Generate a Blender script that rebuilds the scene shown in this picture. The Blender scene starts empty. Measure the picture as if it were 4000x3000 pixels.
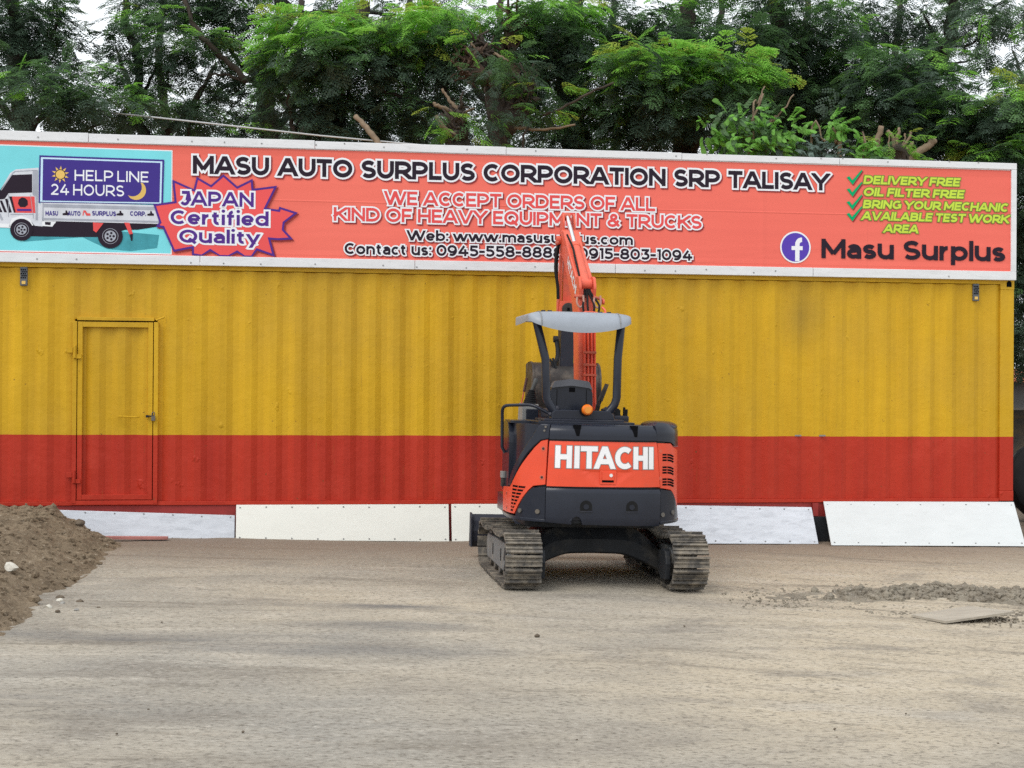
import bpy, bmesh, math, random
import numpy as np
from mathutils import Vector, Matrix, geometry

random.seed(7)
RNG = np.random.default_rng(11)
SC = bpy.context.scene
COL = SC.collection
R = math.radians

# ------------------------------------------------------------------ camera
cam = bpy.data.cameras.new('camera')
cam.sensor_width = 36.0
cam.lens = 54.0
cam.clip_start = 0.1
cam.clip_end = 3000.0
camo = bpy.data.objects.new('camera', cam)
COL.objects.link(camo)
camo.matrix_world = (Matrix.Translation((0, 0, 1.725)) @ Matrix.Rotation(R(90 + .2865), 4, 'X')
                     @ Matrix.Rotation(R(.37), 4, 'Z'))
SC.camera = camo

# ------------------------------------------------------------------ sky, sun, exposure
SUN_EL, SUN_AZ = R(54), R(222)           # azimuth measured clockwise from +Y: behind and left of the camera
w = bpy.data.worlds.new('World')
SC.world = w
w.use_nodes = True
nt = w.node_tree
bg = nt.nodes['Background']
sky = nt.nodes.new('ShaderNodeTexSky')
sky.sky_type = 'NISHITA'
sky.sun_disc = False
sky.sun_elevation = SUN_EL
sky.sun_rotation = SUN_AZ
sky.dust_density = 4.0
sky.ozone_density = 1.0
hs = nt.nodes.new('ShaderNodeHueSaturation')
hs.inputs['Saturation'].default_value = 0.45
hs.inputs['Value'].default_value = 1.0
nt.links.new(sky.outputs[0], hs.inputs['Color'])
# broken bright cloud cover
cn = nt.nodes.new('ShaderNodeTexNoise')
cn.inputs['Scale'].default_value = 3.0
cn.inputs['Detail'].default_value = 5.0
tcw = nt.nodes.new('ShaderNodeTexCoord')
nt.links.new(tcw.outputs['Generated'], cn.inputs['Vector'])
crw = nt.nodes.new('ShaderNodeValToRGB')
crw.color_ramp.elements[0].position = .30
crw.color_ramp.elements[0].color = (.55, .55, .55, 1)
crw.color_ramp.elements[1].position = .55
crw.color_ramp.elements[1].color = (.92, .92, .92, 1)
nt.links.new(cn.outputs[0], crw.inputs[0])
cm = nt.nodes.new('ShaderNodeMix')
cm.data_type = 'RGBA'
nt.links.new(crw.outputs[0], cm.inputs[0])
nt.links.new(hs.outputs[0], cm.inputs[6])
cm.inputs[7].default_value = (8.0, 8.4, 8.7, 1)
nt.links.new(cm.outputs[2], bg.inputs['Color'])
bg.inputs['Strength'].default_value = 0.15

sl = bpy.data.lights.new('sun', 'SUN')
sl.energy = 1.25
sl.angle = R(30)
sl.color = (1.0, .96, .9)
so = bpy.data.objects.new('sun', sl)
COL.objects.link(so)
sd = Vector((math.sin(SUN_AZ) * math.cos(SUN_EL), math.cos(SUN_AZ) * math.cos(SUN_EL), math.sin(SUN_EL)))
so.rotation_euler = sd.to_track_quat('Z', 'Y').to_euler()
so.location = (-20, -20, 30)

vs = SC.view_settings
vs.view_transform = 'Standard'
vs.look = 'None'
vs.gamma = 1
vs.exposure = 0.18
SC.cycles.use_denoising = False

# ------------------------------------------------------------------ materials
def nn(t, typ, **kw):
    n = t.nodes.new(typ)
    for k, v in kw.items():
        if k in n.inputs:
            n.inputs[k].default_value = v
        else:
            setattr(n, k, v)
    return n


def ramp(t, fac, stops):
    r = t.nodes.new('ShaderNodeValToRGB')
    el = r.color_ramp.elements
    while len(el) < len(stops):
        el.new(0.5)
    for e, (p, c) in zip(el, stops):
        e.position = p
        e.color = (c, c, c, 1) if isinstance(c, (int, float)) else (*c, 1)
    t.links.new(fac, r.inputs[0])
    return r.outputs[0]


def coords(t, scale=(1, 1, 1), loc=(0, 0, 0)):
    tc = t.nodes.new('ShaderNodeTexCoord')
    mp = t.nodes.new('ShaderNodeMapping')
    mp.inputs['Scale'].default_value = scale
    mp.inputs['Location'].default_value = loc
    t.links.new(tc.outputs['Object'], mp.inputs[0])
    return mp.outputs[0]


def noise(t, scale=5, detail=4, rough=.55, vec=(1, 1, 1), loc=(0, 0, 0), dist=0):
    n = nn(t, 'ShaderNodeTexNoise', Scale=scale, Detail=detail, Roughness=rough, Distortion=dist)
    t.links.new(coords(t, vec, loc), n.inputs['Vector'])
    return n.outputs[0]


def mix(t, fac, a, b, mode='MIX'):
    m = t.nodes.new('ShaderNodeMix')
    m.data_type = 'RGBA'
    m.blend_type = mode
    for i, v in ((0, fac), (6, a), (7, b)):
        sock = m.inputs[i]
        if hasattr(v, 'links'):
            t.links.new(v, sock)
        elif isinstance(v, (int, float)):
            sock.default_value = v if i == 0 else (v, v, v, 1)
        else:
            sock.default_value = (*v, 1)
    return m.outputs[2]


def newmat(name):
    m = bpy.data.materials.new(name)
    m.use_nodes = True
    t = m.node_tree
    return m, t, t.nodes['Principled BSDF']


def bump(t, b, height, strength=.3, dist=.01):
    n = nn(t, 'ShaderNodeBump', Strength=strength, Distance=dist)
    t.links.new(height, n.inputs['Height'])
    t.links.new(n.outputs[0], b.inputs['Normal'])


def mat(name, col, rough=.5, metal=0, var=.15, scale=6, dirt=None, dirt_amt=.3, dirt_scale=3, bmp=0, bscale=40,
        spec=.5, vec=(1, 1, 1)):
    m, t, b = newmat(name)
    n1 = noise(t, scale, 5, .6, vec)
    c = mix(t, ramp(t, n1, [(.3, 0.0), (.7, 1.0)]), tuple(x * (1 - var) for x in col), tuple(min(1, x * (1 + var)) for x in col))
    if dirt:
        n2 = noise(t, dirt_scale, 8, .68, vec, (3, 7, 1))
        f = ramp(t, n2, [(.62 - .35 * dirt_amt, 0.0), (.74 - .2 * dirt_amt, min(1, dirt_amt * 1.6))])
        c = mix(t, f, c, dirt)
        rr = nn(t, 'ShaderNodeMapRange')
        t.links.new(f, rr.inputs[0])
        rr.inputs[3].default_value = rough
        rr.inputs[4].default_value = min(1, rough + .35)
        t.links.new(rr.outputs[0], b.inputs['Roughness'])
    else:
        b.inputs['Roughness'].default_value = rough
    t.links.new(c, b.inputs['Base Color'])
    b.inputs['Metallic'].default_value = metal
    b.inputs['Specular IOR Level'].default_value = spec
    if bmp:
        bump(t, b, noise(t, bscale, 4, .6, vec), bmp, .006)
    return m


M = {}
M['orange'] = mat('orange_paint', (.72, .075, .03), .34, var=.06, dirt=(.30, .10, .06), dirt_amt=.22, dirt_scale=5, bmp=.03, bscale=9, spec=0.35)
M['boom_orange'] = mat('orange_paint_with_sky_haze', (.68, .11, .06), .42, var=.08, dirt=(.30, .12, .08), dirt_amt=.25, dirt_scale=8, spec=.4)  # haze and sky reflection put into the colour, paler than the body orange
M['orange_old'] = mat('faded_orange_paint', (.62, .10, .05), .5, var=.12, dirt=(.22, .10, .07), dirt_amt=.4, dirt_scale=9)
M['black'] = mat('navy_black_paint', (.016, .019, .030), .25, var=.1, dirt=(.06, .06, .065), dirt_amt=.05, dirt_scale=9, bmp=.03, bscale=8, spec=0.32)
M['frame_black'] = mat('dusty_black_steel', (.022, .024, .028), .5, var=.2, dirt=(.12, .105, .085), dirt_amt=.32, dirt_scale=4, spec=0.15)
M['navy'] = mat('navy_paint', (.028, .03, .042), .5, var=.12, dirt=(.08, .08, .08), dirt_amt=.2, spec=0.2)
M['rubber'] = mat('black_rubber', (.012, .012, .013), .65, var=.2, spec=0.15)
M['hole'] = mat('dark_recess', (.006, .006, .007), .8, var=.1, spec=0.02)
M['roof_grey'] = mat('canopy_grey', (.26, .285, .325), .42, var=.07, dirt=(.20, .21, .22), dirt_amt=.22, dirt_scale=11)
M['grey'] = mat('grey_plastic', (.22, .22, .215), .55, var=.1, dirt=(.1, .09, .08), dirt_amt=.25)
M['steel'] = mat('worn_steel', (.13, .125, .12), .5, metal=.5, var=.25, dirt=(.2, .16, .11), dirt_amt=.5, dirt_scale=7)
M['mud_steel'] = mat('muddy_track_steel', (.085, .078, .070), .65, metal=.3, var=.4, scale=14, dirt=(.33, .285, .225), dirt_amt=.48, dirt_scale=9, bmp=.8, bscale=30)
M['frame_grey'] = mat('dusty_grey_track_frame', (.14, .145, .15), .6, var=.15, dirt=(.26, .22, .17), dirt_amt=.35, dirt_scale=6)
M['vent_grey'] = mat('dark_grey_vent', (.09, .10, .115), .6, var=.1)
M['chrome'] = mat('chrome', (.85, .85, .86), .12, metal=1, var=.03)
M['amber'] = mat('amber_lens', (.85, .19, .01), .2, var=.1)
M['white_letter'] = mat('white_vinyl', (.80, .80, .82), .4, var=.03)
M['bucket'] = mat('bucket_steel', (.045, .04, .038), .5, metal=.2, var=.3, dirt=(.19, .16, .13), dirt_amt=.35, dirt_scale=5, spec=0.3)
M['board_cream'] = mat('cream_white_board', (.76, .76, .70), .6, var=.03, scale=2, dirt=(.55, .52, .46), dirt_amt=.12, dirt_scale=5, bmp=.08, bscale=25, vec=(1, 1, 3))
M['board_blue'] = mat('blueish_white_board', (.57, .60, .65), .6, var=.10, scale=4, dirt=(.38, .40, .44), dirt_amt=.33, dirt_scale=7, bmp=.12, bscale=20, vec=(1, 1, 4))
M['board_white'] = mat('white_board', (.60, .63, .635), .6, var=.04, scale=3, dirt=(.48, .49, .47), dirt_amt=.14, dirt_scale=6, bmp=.1, bscale=22, vec=(1, 1, 4))
M['nail'] = mat('nail_heads', (.25, .25, .25), .5, var=.1)
M['plinth_red'] = mat('dark_red_paint', (.30, .022, .018), .6, var=.12, dirt=(.12, .02, .015), dirt_amt=.25)
M['frame_white'] = mat('white_painted_batten', (.70, .71, .73), .55, var=.06, scale=3, dirt=(.38, .38, .37), dirt_amt=.2, dirt_scale=9, bmp=.1, bscale=18, vec=(1, 1, 5))
M['p_black'] = mat('print_black', (.022, .014, .025), .5, var=.05, spec=.12)
M['p_white'] = mat('print_white', (.80, .82, .86), .5, var=.03, spec=.12)
M['p_shadow'] = mat('print_dark_red', (.26, .035, .04), .5, var=.05, spec=.12)
M['p_red'] = mat('print_red', (.72, .085, .085), .5, var=.04, spec=.12)
M['p_burst'] = mat('print_burst_red', (.78, .10, .10), .5, var=.05, scale=2, spec=.12)
M['p_violet'] = mat('print_violet', (.085, .03, .24), .5, var=.05, spec=.12)
M['p_navy'] = mat('print_navy', (.055, .035, .24), .5, var=.05, spec=.12)
M['p_cyan'] = mat('print_cyan', (.20, .66, .73), .5, var=.06, scale=1.5, spec=.12)
M['p_cyan_dark'] = mat('print_dark_cyan', (.06, .30, .36), .5, var=.2, scale=6, spec=.12)
M['p_lightblue'] = mat('print_light_blue', (.55, .75, .90), .5, var=.03, spec=.12)
M['p_lime'] = mat('print_lime', (.52, .68, .07), .5, var=.04, spec=.12)
M['p_darkgreen'] = mat('print_dark_green', (.16, .22, .05), .5, var=.04, spec=.12)
M['p_green'] = mat('print_green', (.0, .36, .14), .5, var=.05, spec=.12)
M['p_yellow'] = mat('print_yellow', (.72, .48, .14), .5, var=.08, spec=.12)
M['p_grey'] = mat('print_grey', (.36, .38, .44), .5, var=.15, scale=8, spec=.12)
M['p_pale'] = mat('print_pale_grey', (.62, .64, .70), .5, var=.10, scale=8, spec=.12)
M['p_blue'] = mat('print_blue', (.10, .055, .42), .5, var=.05, spec=.12)
M['bark'] = mat('grey_brown_bark', (.05, .038, .03), .9, var=.45, scale=9, bmp=.9, bscale=16, vec=(1, 1, .3))
M['bark_dark'] = mat('dark_bark', (.035, .027, .022), .9, var=.4, scale=9, bmp=.9, bscale=14, vec=(1, 1, .3))
M['bark_red'] = mat('reddish_brown_twigs', (.085, .052, .036), .9, var=.4, scale=12, bmp=.6, bscale=20)
M['cut_wood'] = mat('pale_cut_branch', (.20, .145, .095), .85, var=.25, scale=10, bmp=.4, bscale=22)
M['wire'] = mat('pale_grey_cable', (.42, .43, .44), .5, var=.05)
M['concrete_far'] = mat('grey_blockwork', (.10, .10, .10), .85, var=.15, scale=5)
M['tin_orange'] = mat('orange_tin_roof', (.55, .16, .07), .5, var=.15, scale=5)
M['stone_white'] = mat('pale_limestone', (.56, .53, .46), .85, var=.15, scale=9, dirt=(.26, .22, .16), dirt_amt=.35, bmp=.5, bscale=20)
M['stone_dark'] = mat('dark_clod', (.11, .085, .06), .95, var=.3, scale=20, bmp=.6, bscale=40)
M['stone_grey'] = mat('grey_stone', (.26, .25, .23), .9, var=.25, scale=20, bmp=.5, bscale=40)
M['ply'] = mat('dusty_plywood', (.36, .32, .26), .85, var=.15, scale=5, dirt=(.25, .21, .17), dirt_amt=.35, bmp=.3, bscale=30, vec=(1, 4, 1))
M['pinkwood'] = mat('faded_pink_plank', (.38, .15, .13), .8, var=.15)


def container_mat():
    m, t, b = newmat('yellow_and_red_container_paint')
    tc = t.nodes.new('ShaderNodeTexCoord')
    sx = t.nodes.new('ShaderNodeSeparateXYZ')
    t.links.new(tc.outputs['Object'], sx.inputs[0])
    nz = noise(t, 3, 2)
    wob = nn(t, 'ShaderNodeMath', operation='MULTIPLY_ADD')
    t.links.new(nz, wob.inputs[0])
    wob.inputs[1].default_value = .012
    t.links.new(sx.outputs[2], wob.inputs[2])
    gt = nn(t, 'ShaderNodeMath', operation='GREATER_THAN')
    t.links.new(wob.outputs[0], gt.inputs[0])
    gt.inputs[1].default_value = .757
    streak = noise(t, 1.6, 6, .6, (2.2, 1, .22))
    blotch = noise(t, .8, 5, .6, (1, 1, 1), (4, 2, 9))
    yel = mix(t, ramp(t, streak, [(.32, 0.), (.7, 1.)]), (.49, .285, .013), (.645, .382, .016))
    yel = mix(t, ramp(t, blotch, [(.45, 0.), (.75, .5)]), yel, (.46, .28, .035))
    red = mix(t, ramp(t, streak, [(.3, 0.), (.7, 1.)]), (.375, .027, .014), (.475, .040, .018))
    redp = noise(t, 1.3, 6, .7, (1, 1, 1.5), (8, 1, 3))
    red = mix(t, ramp(t, redp, [(.55, 0.), (.75, .35)]), red, (.60, .075, .045))
    c = mix(t, gt.outputs[0], red, yel)
    # grimy oil stain high on the right side of the wall
    vm = nn(t, 'ShaderNodeVectorMath', operation='SUBTRACT')
    t.links.new(tc.outputs['Object'], vm.inputs[0])
    vm.inputs[1].default_value = (9.60, 0, 2.14)
    vm2 = nn(t, 'ShaderNodeVectorMath', operation='MULTIPLY')
    t.links.new(vm.outputs[0], vm2.inputs[0])
    vm2.inputs[1].default_value = (2.6, 0, 1.9)
    ln = nn(t, 'ShaderNodeVectorMath', operation='LENGTH')
    t.links.new(vm2.outputs[0], ln.inputs[0])
    stain = ramp(t, ln.outputs['Value'], [(0., .62), (.95, 0.)])
    c = mix(t, stain, c, (.27, .175, .03))
    # thin rusty runs and scuffs
    runs = noise(t, 5, 8, .75, (6, 1, .45), (1, 3, 2))
    c = mix(t, ramp(t, runs, [(.62, 0.), (.76, .75)]), c, (.20, .12, .025))
    spots = noise(t, 26, 3, .6, (1, 1, 1), (2, 2, 2))
    c = mix(t, ramp(t, spots, [(.70, 0.), (.75, .8)]), c, (.12, .06, .02))
    t.links.new(c, b.inputs['Base Color'])
    b.inputs['Roughness'].default_value = .48
    b.inputs['Specular IOR Level'].default_value = .2
    h1 = noise(t, 2.2, 5, .62)
    h2 = noise(t, 5.5, 3, .6, (1, 1, .8), (5, 5, 5))
    add = nn(t, 'ShaderNodeMath', operation='MULTIPLY_ADD')
    t.links.new(ramp(t, h2, [(.70, 0.), (.80, 1.)]), add.inputs[0])
    add.inputs[1].default_value = .6
    t.links.new(h1, add.inputs[2])
    bump(t, b, add.outputs[0], .45, .04)
    return m


M['container'] = container_mat()


def banner_mat():
    m, t, b = newmat('salmon_vinyl_banner')
    g = noise(t, .35, 3, .5)
    c = mix(t, ramp(t, g, [(.3, 0.), (.7, 1.)]), (.76, .135, .105), (.83, .175, .13))
    g2 = noise(t, 2.5, 6, .6, (.25, 1, 3))
    c = mix(t, ramp(t, g2, [(.6, 0.), (.8, .25)]), c, (.66, .13, .11))
    t.links.new(c, b.inputs['Base Color'])
    b.inputs['Roughness'].default_value = .5
    b.inputs['Specular IOR Level'].default_value = .15
    h = noise(t, .8, 3, .5, (.35, 1, 2.2), dist=.4)
    tc = t.nodes.new('ShaderNodeTexCoord')
    sp = t.nodes.new('ShaderNodeSeparateXYZ')
    t.links.new(tc.outputs['Object'], sp.inputs[0])
    acc = h
    for ax, pos, wd, k in ((2, .715, .012, .10), (0, 9.12, .05, .16), (0, 10.36, .012, .10), (0, 6.2, .05, .12), (0, 3.55, .04, .10), (2, 1.24, .05, .12), (2, .13, .05, .15)):
        d = nn(t, 'ShaderNodeMath', operation='SUBTRACT')
        t.links.new(sp.outputs[ax], d.inputs[0])
        d.inputs[1].default_value = pos
        a = nn(t, 'ShaderNodeMath', operation='ABSOLUTE')
        t.links.new(d.outputs[0], a.inputs[0])
        r = nn(t, 'ShaderNodeMapRange')
        t.links.new(a.outputs[0], r.inputs[0])
        r.inputs[2].default_value = wd
        r.inputs[3].default_value = k
        r.inputs[4].default_value = 0
        s2 = nn(t, 'ShaderNodeMath', operation='ADD')
        t.links.new(acc, s2.inputs[0])
        t.links.new(r.outputs[0], s2.inputs[1])
        acc = s2.outputs[0]
    bump(t, b, acc, .55, .05)
    return m


M['banner'] = banner_mat()


def ground_mat():
    m, t, b = newmat('scraped_dirt_yard')
    tc = t.nodes.new('ShaderNodeTexCoord')
    # arc shaped scrape marks: noise in (angle, radius) about two far pivots
    def arcs(cx, cy, ka, kr, scale, detail, rough):
        v = nn(t, 'ShaderNodeVectorMath', operation='SUBTRACT')
        t.links.new(tc.outputs['Object'], v.inputs[0])
        v.inputs[1].default_value = (cx, cy, 0)
        sp = t.nodes.new('ShaderNodeSeparateXYZ')
        t.links.new(v.outputs[0], sp.inputs[0])
        an = nn(t, 'ShaderNodeMath', operation='ARCTAN2')
        t.links.new(sp.outputs[1], an.inputs[0])
        t.links.new(sp.outputs[0], an.inputs[1])
        ln = nn(t, 'ShaderNodeVectorMath', operation='LENGTH')
        t.links.new(v.outputs[0], ln.inputs[0])
        cb = t.nodes.new('ShaderNodeCombineXYZ')
        for k, (src, kk) in enumerate(((an.outputs[0], ka), (ln.outputs['Value'], kr))):
            mu = nn(t, 'ShaderNodeMath', operation='MULTIPLY')
            t.links.new(src, mu.inputs[0])
            mu.inputs[1].default_value = kk
            t.links.new(mu.outputs[0], cb.inputs[k])
        n = nn(t, 'ShaderNodeTexNoise', Scale=scale, Detail=detail, Roughness=rough, Distortion=.5)
        t.links.new(cb.outputs[0], n.inputs['Vector'])
        return n.outputs[0]
    big = noise(t, .20, 4, .6, (1, 1, 1), (3.1, 1.7, 0))
    mid = noise(t, .9, 6, .65, (.8, 1.5, 1), (1, 8, 0), dist=.5)
    a1 = arcs(1.5, -46, 24, 2.9, 1.0, 9, .74)
    a2 = arcs(-3, -9, 10, 2.9, 1.0, 9, .74)
    sx0 = t.nodes.new('ShaderNodeSeparateXYZ')
    t.links.new(tc.outputs['Object'], sx0.inputs[0])
    mx0 = nn(t, 'ShaderNodeMath', operation='MULTIPLY_ADD')
    t.links.new(noise(t, .4, 3, .5, (1, 1, 1), (6, 2, 0)), mx0.inputs[0])
    mx0.inputs[1].default_value = 5.0
    t.links.new(sx0.outputs[0], mx0.inputs[2])
    mr0 = nn(t, 'ShaderNodeMapRange')
    t.links.new(mx0.outputs[0], mr0.inputs[0])
    mr0.inputs[1].default_value = 1.2
    mr0.inputs[2].default_value = 4.4
    sel = mr0.outputs[0]
    st2 = mix(t, sel, a1, a2)
    fine = noise(t, 30, 6, .75, (.8, 1.2, 1))
    peb = noise(t, 15, 4, .7, (1, 1.4, 1), (9, 1, 0))
    warm = nn(t, 'ShaderNodeMath', operation='MULTIPLY_ADD')
    t.links.new(sel, warm.inputs[0])
    warm.inputs[1].default_value = .16
    t.links.new(big, warm.inputs[2])
    c = mix(t, ramp(t, warm.outputs[0], [(.40, 0.), (.70, 1.)]), (.285, .264, .230), (.445, .380, .285))
    c = mix(t, ramp(t, mid, [(.34, .7), (.50, 0.)]), c, (.22, .195, .165))
    c = mix(t, ramp(t, mid, [(.54, 0.), (.70, .5)]), c, (.52, .46, .375))
    c = mix(t, ramp(t, st2, [(.54, 0.), (.70, .55)]), c, (.54, .49, .415))
    c = mix(t, ramp(t, st2, [(.34, .75), (.46, 0.)]), c, (.175, .15, .12))
    c = mix(t, ramp(t, fine, [(.38, .8), (.48, 0.)]), c, (.13, .112, .09))
    c = mix(t, ramp(t, fine, [(.56, 0.), (.68, .5)]), c, (.58, .53, .46))
    c = mix(t, ramp(t, peb, [(.67, 0.), (.74, .7)]), c, (.13, .11, .09))
    st1 = mid
    # damp bluish scrape marks
    damp = None
    for (px, py, sx, sy) in ((-1.1, 12.12, .85, .22), (-.85, 11.08, .9, .30), (-2.6, 10.4, 2.0, .4), (-1.3, 10.1, 1.6, .35), (-3.0, 8.2, 2.0, .5)):
        v1 = nn(t, 'ShaderNodeVectorMath', operation='SUBTRACT')
        t.links.new(tc.outputs['Object'], v1.inputs[0])
        v1.inputs[1].default_value = (px, py, 0)
        v2 = nn(t, 'ShaderNodeVectorMath', operation='MULTIPLY')
        t.links.new(v1.outputs[0], v2.inputs[0])
        v2.inputs[1].default_value = (1 / sx, 1 / sy, 0)
        l = nn(t, 'ShaderNodeVectorMath', operation='LENGTH')
        t.links.new(v2.outputs[0], l.inputs[0])
        k = 1.0 if px > -2 and py > 11 else .6
        f = ramp(t, l.outputs['Value'], [(.3, k), (1., 0.)])
        if damp is None:
            damp = f
        else:
            mx = nn(t, 'ShaderNodeMath', operation='MAXIMUM')
            t.links.new(damp, mx.inputs[0])
            t.links.new(f, mx.inputs[1])
            damp = mx.outputs[0]
    dm = nn(t, 'ShaderNodeMath', operation='MULTIPLY')
    t.links.new(damp, dm.inputs[0])
    t.links.new(ramp(t, a2, [(.36, 1.), (.62, .35)]), dm.inputs[1])
    c = mix(t, dm.outputs[0], c, (.105, .104, .108))
    # brown soil strip along the foot of the boards, with shade painted in
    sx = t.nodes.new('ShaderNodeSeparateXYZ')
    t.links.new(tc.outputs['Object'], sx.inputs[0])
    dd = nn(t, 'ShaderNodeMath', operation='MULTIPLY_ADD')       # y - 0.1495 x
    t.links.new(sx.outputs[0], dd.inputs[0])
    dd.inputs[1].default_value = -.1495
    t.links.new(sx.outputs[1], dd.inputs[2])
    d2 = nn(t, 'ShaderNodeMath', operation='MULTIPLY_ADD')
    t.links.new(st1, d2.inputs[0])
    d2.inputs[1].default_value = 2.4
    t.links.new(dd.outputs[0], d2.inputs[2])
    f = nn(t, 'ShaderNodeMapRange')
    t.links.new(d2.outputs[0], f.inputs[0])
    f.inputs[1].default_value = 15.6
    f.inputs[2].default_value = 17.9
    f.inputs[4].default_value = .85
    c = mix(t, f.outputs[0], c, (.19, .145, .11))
    t.links.new(c, b.inputs['Base Color'])
    b.inputs['Roughness'].default_value = .88
    b.inputs['Specular IOR Level'].default_value = .25
    hh = nn(t, 'ShaderNodeMath', operation='ADD')
    t.links.new(st2, hh.inputs[0])
    t.links.new(fine, hh.inputs[1])
    bump(t, b, hh.outputs[0], .55, .02)
    return m


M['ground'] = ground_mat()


def soil_mat(name, a, bcol, pale):
    m, t, b = newmat(name)
    n1 = noise(t, 4, 8, .7)
    n2 = noise(t, 24, 5, .7, (1, 1, 1), (3, 1, 2))
    c = mix(t, ramp(t, n1, [(.35, 0.), (.65, 1.)]), a, bcol)
    c = mix(t, ramp(t, n2, [(.58, 0.), (.72, .8)]), c, pale)
    c = mix(t, ramp(t, n2, [(.28, .7), (.42, 0.)]), c, tuple(x * .4 for x in a))
    t.links.new(c, b.inputs['Base Color'])
    b.inputs['Roughness'].default_value = .95
    b.inputs['Specular IOR Level'].default_value = .2
    bump(t, b, n2, .9, .03)
    return m


M['mound'] = soil_mat('brown_soil', (.145, .108, .072), (.245, .188, .128), (.46, .39, .30))
M['rubble'] = soil_mat('grey_rubble', (.18, .155, .122), (.29, .255, .20), (.48, .45, .40))


def leaf_mat(name, col, trans):
    m, t, b = newmat(name)
    oi = t.nodes.new('ShaderNodeNewGeometry')
    c = mix(t, oi.outputs['Random Per Island'], tuple(x * .65 for x in col), tuple(x * 1.35 for x in col))
    t.links.new(c, b.inputs['Base Color'])
    b.inputs['Roughness'].default_value = .5
    b.inputs['Specular IOR Level'].default_value = .3
    tr = t.nodes.new('ShaderNodeBsdfTranslucent')
    c2 = mix(t, .5, c, tuple(min(1, x * 1.5) for x in col))
    t.links.new(c2, tr.inputs['Color'])
    ms = t.nodes.new('ShaderNodeMixShader')
    ms.inputs[0].default_value = trans
    t.links.new(b.outputs[0], ms.inputs[1])
    t.links.new(tr.outputs[0], ms.inputs[2])
    t.links.new(ms.outputs[0], t.nodes['Material Output'].inputs['Surface'])
    return m


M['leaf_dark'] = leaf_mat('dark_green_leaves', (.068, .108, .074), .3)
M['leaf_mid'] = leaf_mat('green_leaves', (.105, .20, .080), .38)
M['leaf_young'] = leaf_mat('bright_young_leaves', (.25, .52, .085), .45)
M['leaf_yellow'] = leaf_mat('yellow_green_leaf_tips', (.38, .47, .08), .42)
M['leaf_blue'] = leaf_mat('bluish_green_leaves', (.13, .19, .16), .25)
M['leaf_lime'] = leaf_mat('lime_broad_leaves', (.19, .42, .08), .42)
LEAFSET = ['leaf_dark', 'leaf_mid', 'leaf_young', 'leaf_yellow']

# ------------------------------------------------------------------ mesh helpers
class MB:
    def __init__(self):
        self.v, self.f = [], []

    def add(self, vs, fs):
        o = len(self.v)
        self.v += [tuple(p) for p in vs]
        self.f += [tuple(i + o for i in q) for q in fs]
        return self

    def box(self, x0, x1, y0, y1, z0, z1, mtx=None):
        p = [Vector((x, y, z)) for z in (z0, z1) for y in (y0, y1) for x in (x0, x1)]
        if mtx is not None:
            p = [mtx @ q for q in p]
        return self.add(p, [(0, 2, 3, 1), (4, 5, 7, 6), (0, 1, 5, 4), (2, 6, 7, 3), (0, 4, 6, 2), (1, 3, 7, 5)])

    def prism(self, poly, axis, a, b):
        """polygon in the two other axes, extruded along axis from a to b"""
        n = len(poly)
        def P(p, h):
            q = list(p)
            q.insert(axis, h)
            return q
        vs = [P(p, a) for p in poly] + [P(p, b) for p in poly]
        fs = [(i, (i + 1) % n, (i + 1) % n + n, i + n) for i in range(n)]
        tri = geometry.tessellate_polygon([[Vector((p[0], p[1], 0)) for p in poly]])
        for t3 in tri:
            fs.append(tuple(t3))
            fs.append(tuple(i + n for i in reversed(t3)))
        return self.add(vs, fs)

    def tube(self, pts, rad, n=10, cap=True):
        pts = [Vector(p) for p in pts]
        if not isinstance(rad, (list, tuple)):
            rad = [rad] * len(pts)
        vs, fs = [], []
        prev = None
        for i, p in enumerate(pts):
            d = (pts[min(i + 1, len(pts) - 1)] - pts[max(i - 1, 0)]).normalized()
            if prev is None:
                a = d.orthogonal().normalized()
            else:
                a = (prev - d * prev.dot(d))
                a = a.normalized() if a.length > 1e-6 else d.orthogonal().normalized()
            prev = a
            b = d.cross(a)
            for k in range(n):
                an = 2 * math.pi * k / n
                vs.append(p + (a * math.cos(an) + b * math.sin(an)) * rad[i])
        for i in range(len(pts) - 1):
            for k in range(n):
                fs.append((i * n + k, i * n + (k + 1) % n, (i + 1) * n + (k + 1) % n, (i + 1) * n + k))
        if cap:
            fs.append(tuple(range(n - 1, -1, -1)))
            fs.append(tuple((len(pts) - 1) * n + k for k in range(n)))
        return self.add(vs, fs)

    def cyl(self, p, q, r, n=20):
        return self.tube([p, q], r, n)

    def build(self, name, m, parent=None, smooth=False, bevel=0, loc=None, recalc=True, seg=2):
        me = bpy.data.meshes.new(name)
        me.from_pydata([tuple(v) for v in self.v], [], self.f)
        if recalc:
            bm = bmesh.new()
            bm.from_mesh(me)
            bmesh.ops.recalc_face_normals(bm, faces=bm.faces)
            bm.to_mesh(me)
            bm.free()
        for x in (m if isinstance(m, list) else [m]):
            me.materials.append(x)
        if smooth:
            me.polygons.foreach_set('use_smooth', [True] * len(me.polygons))
        o = bpy.data.objects.new(name, me)
        COL.objects.link(o)
        if smooth == 'angle':
            me.polygons.foreach_set('use_smooth', [True] * len(me.polygons))
            try:
                me.set_sharp_from_angle(angle=R(38))
            except Exception:
                pass
        if bevel:
            bv = o.modifiers.new('bevel', 'BEVEL')
            bv.width = bevel
            bv.segments = seg
            bv.limit_method = 'ANGLE'
            bv.angle_limit = R(40)
        if parent:
            o.parent = parent
        if loc:
            o.location = loc
        return o


def empty(name, loc, rot=(0, 0, 0)):
    o = bpy.data.objects.new(name, None)
    COL.objects.link(o)
    o.location = loc
    o.rotation_euler = rot
    o.empty_display_size = .3
    return o


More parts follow.
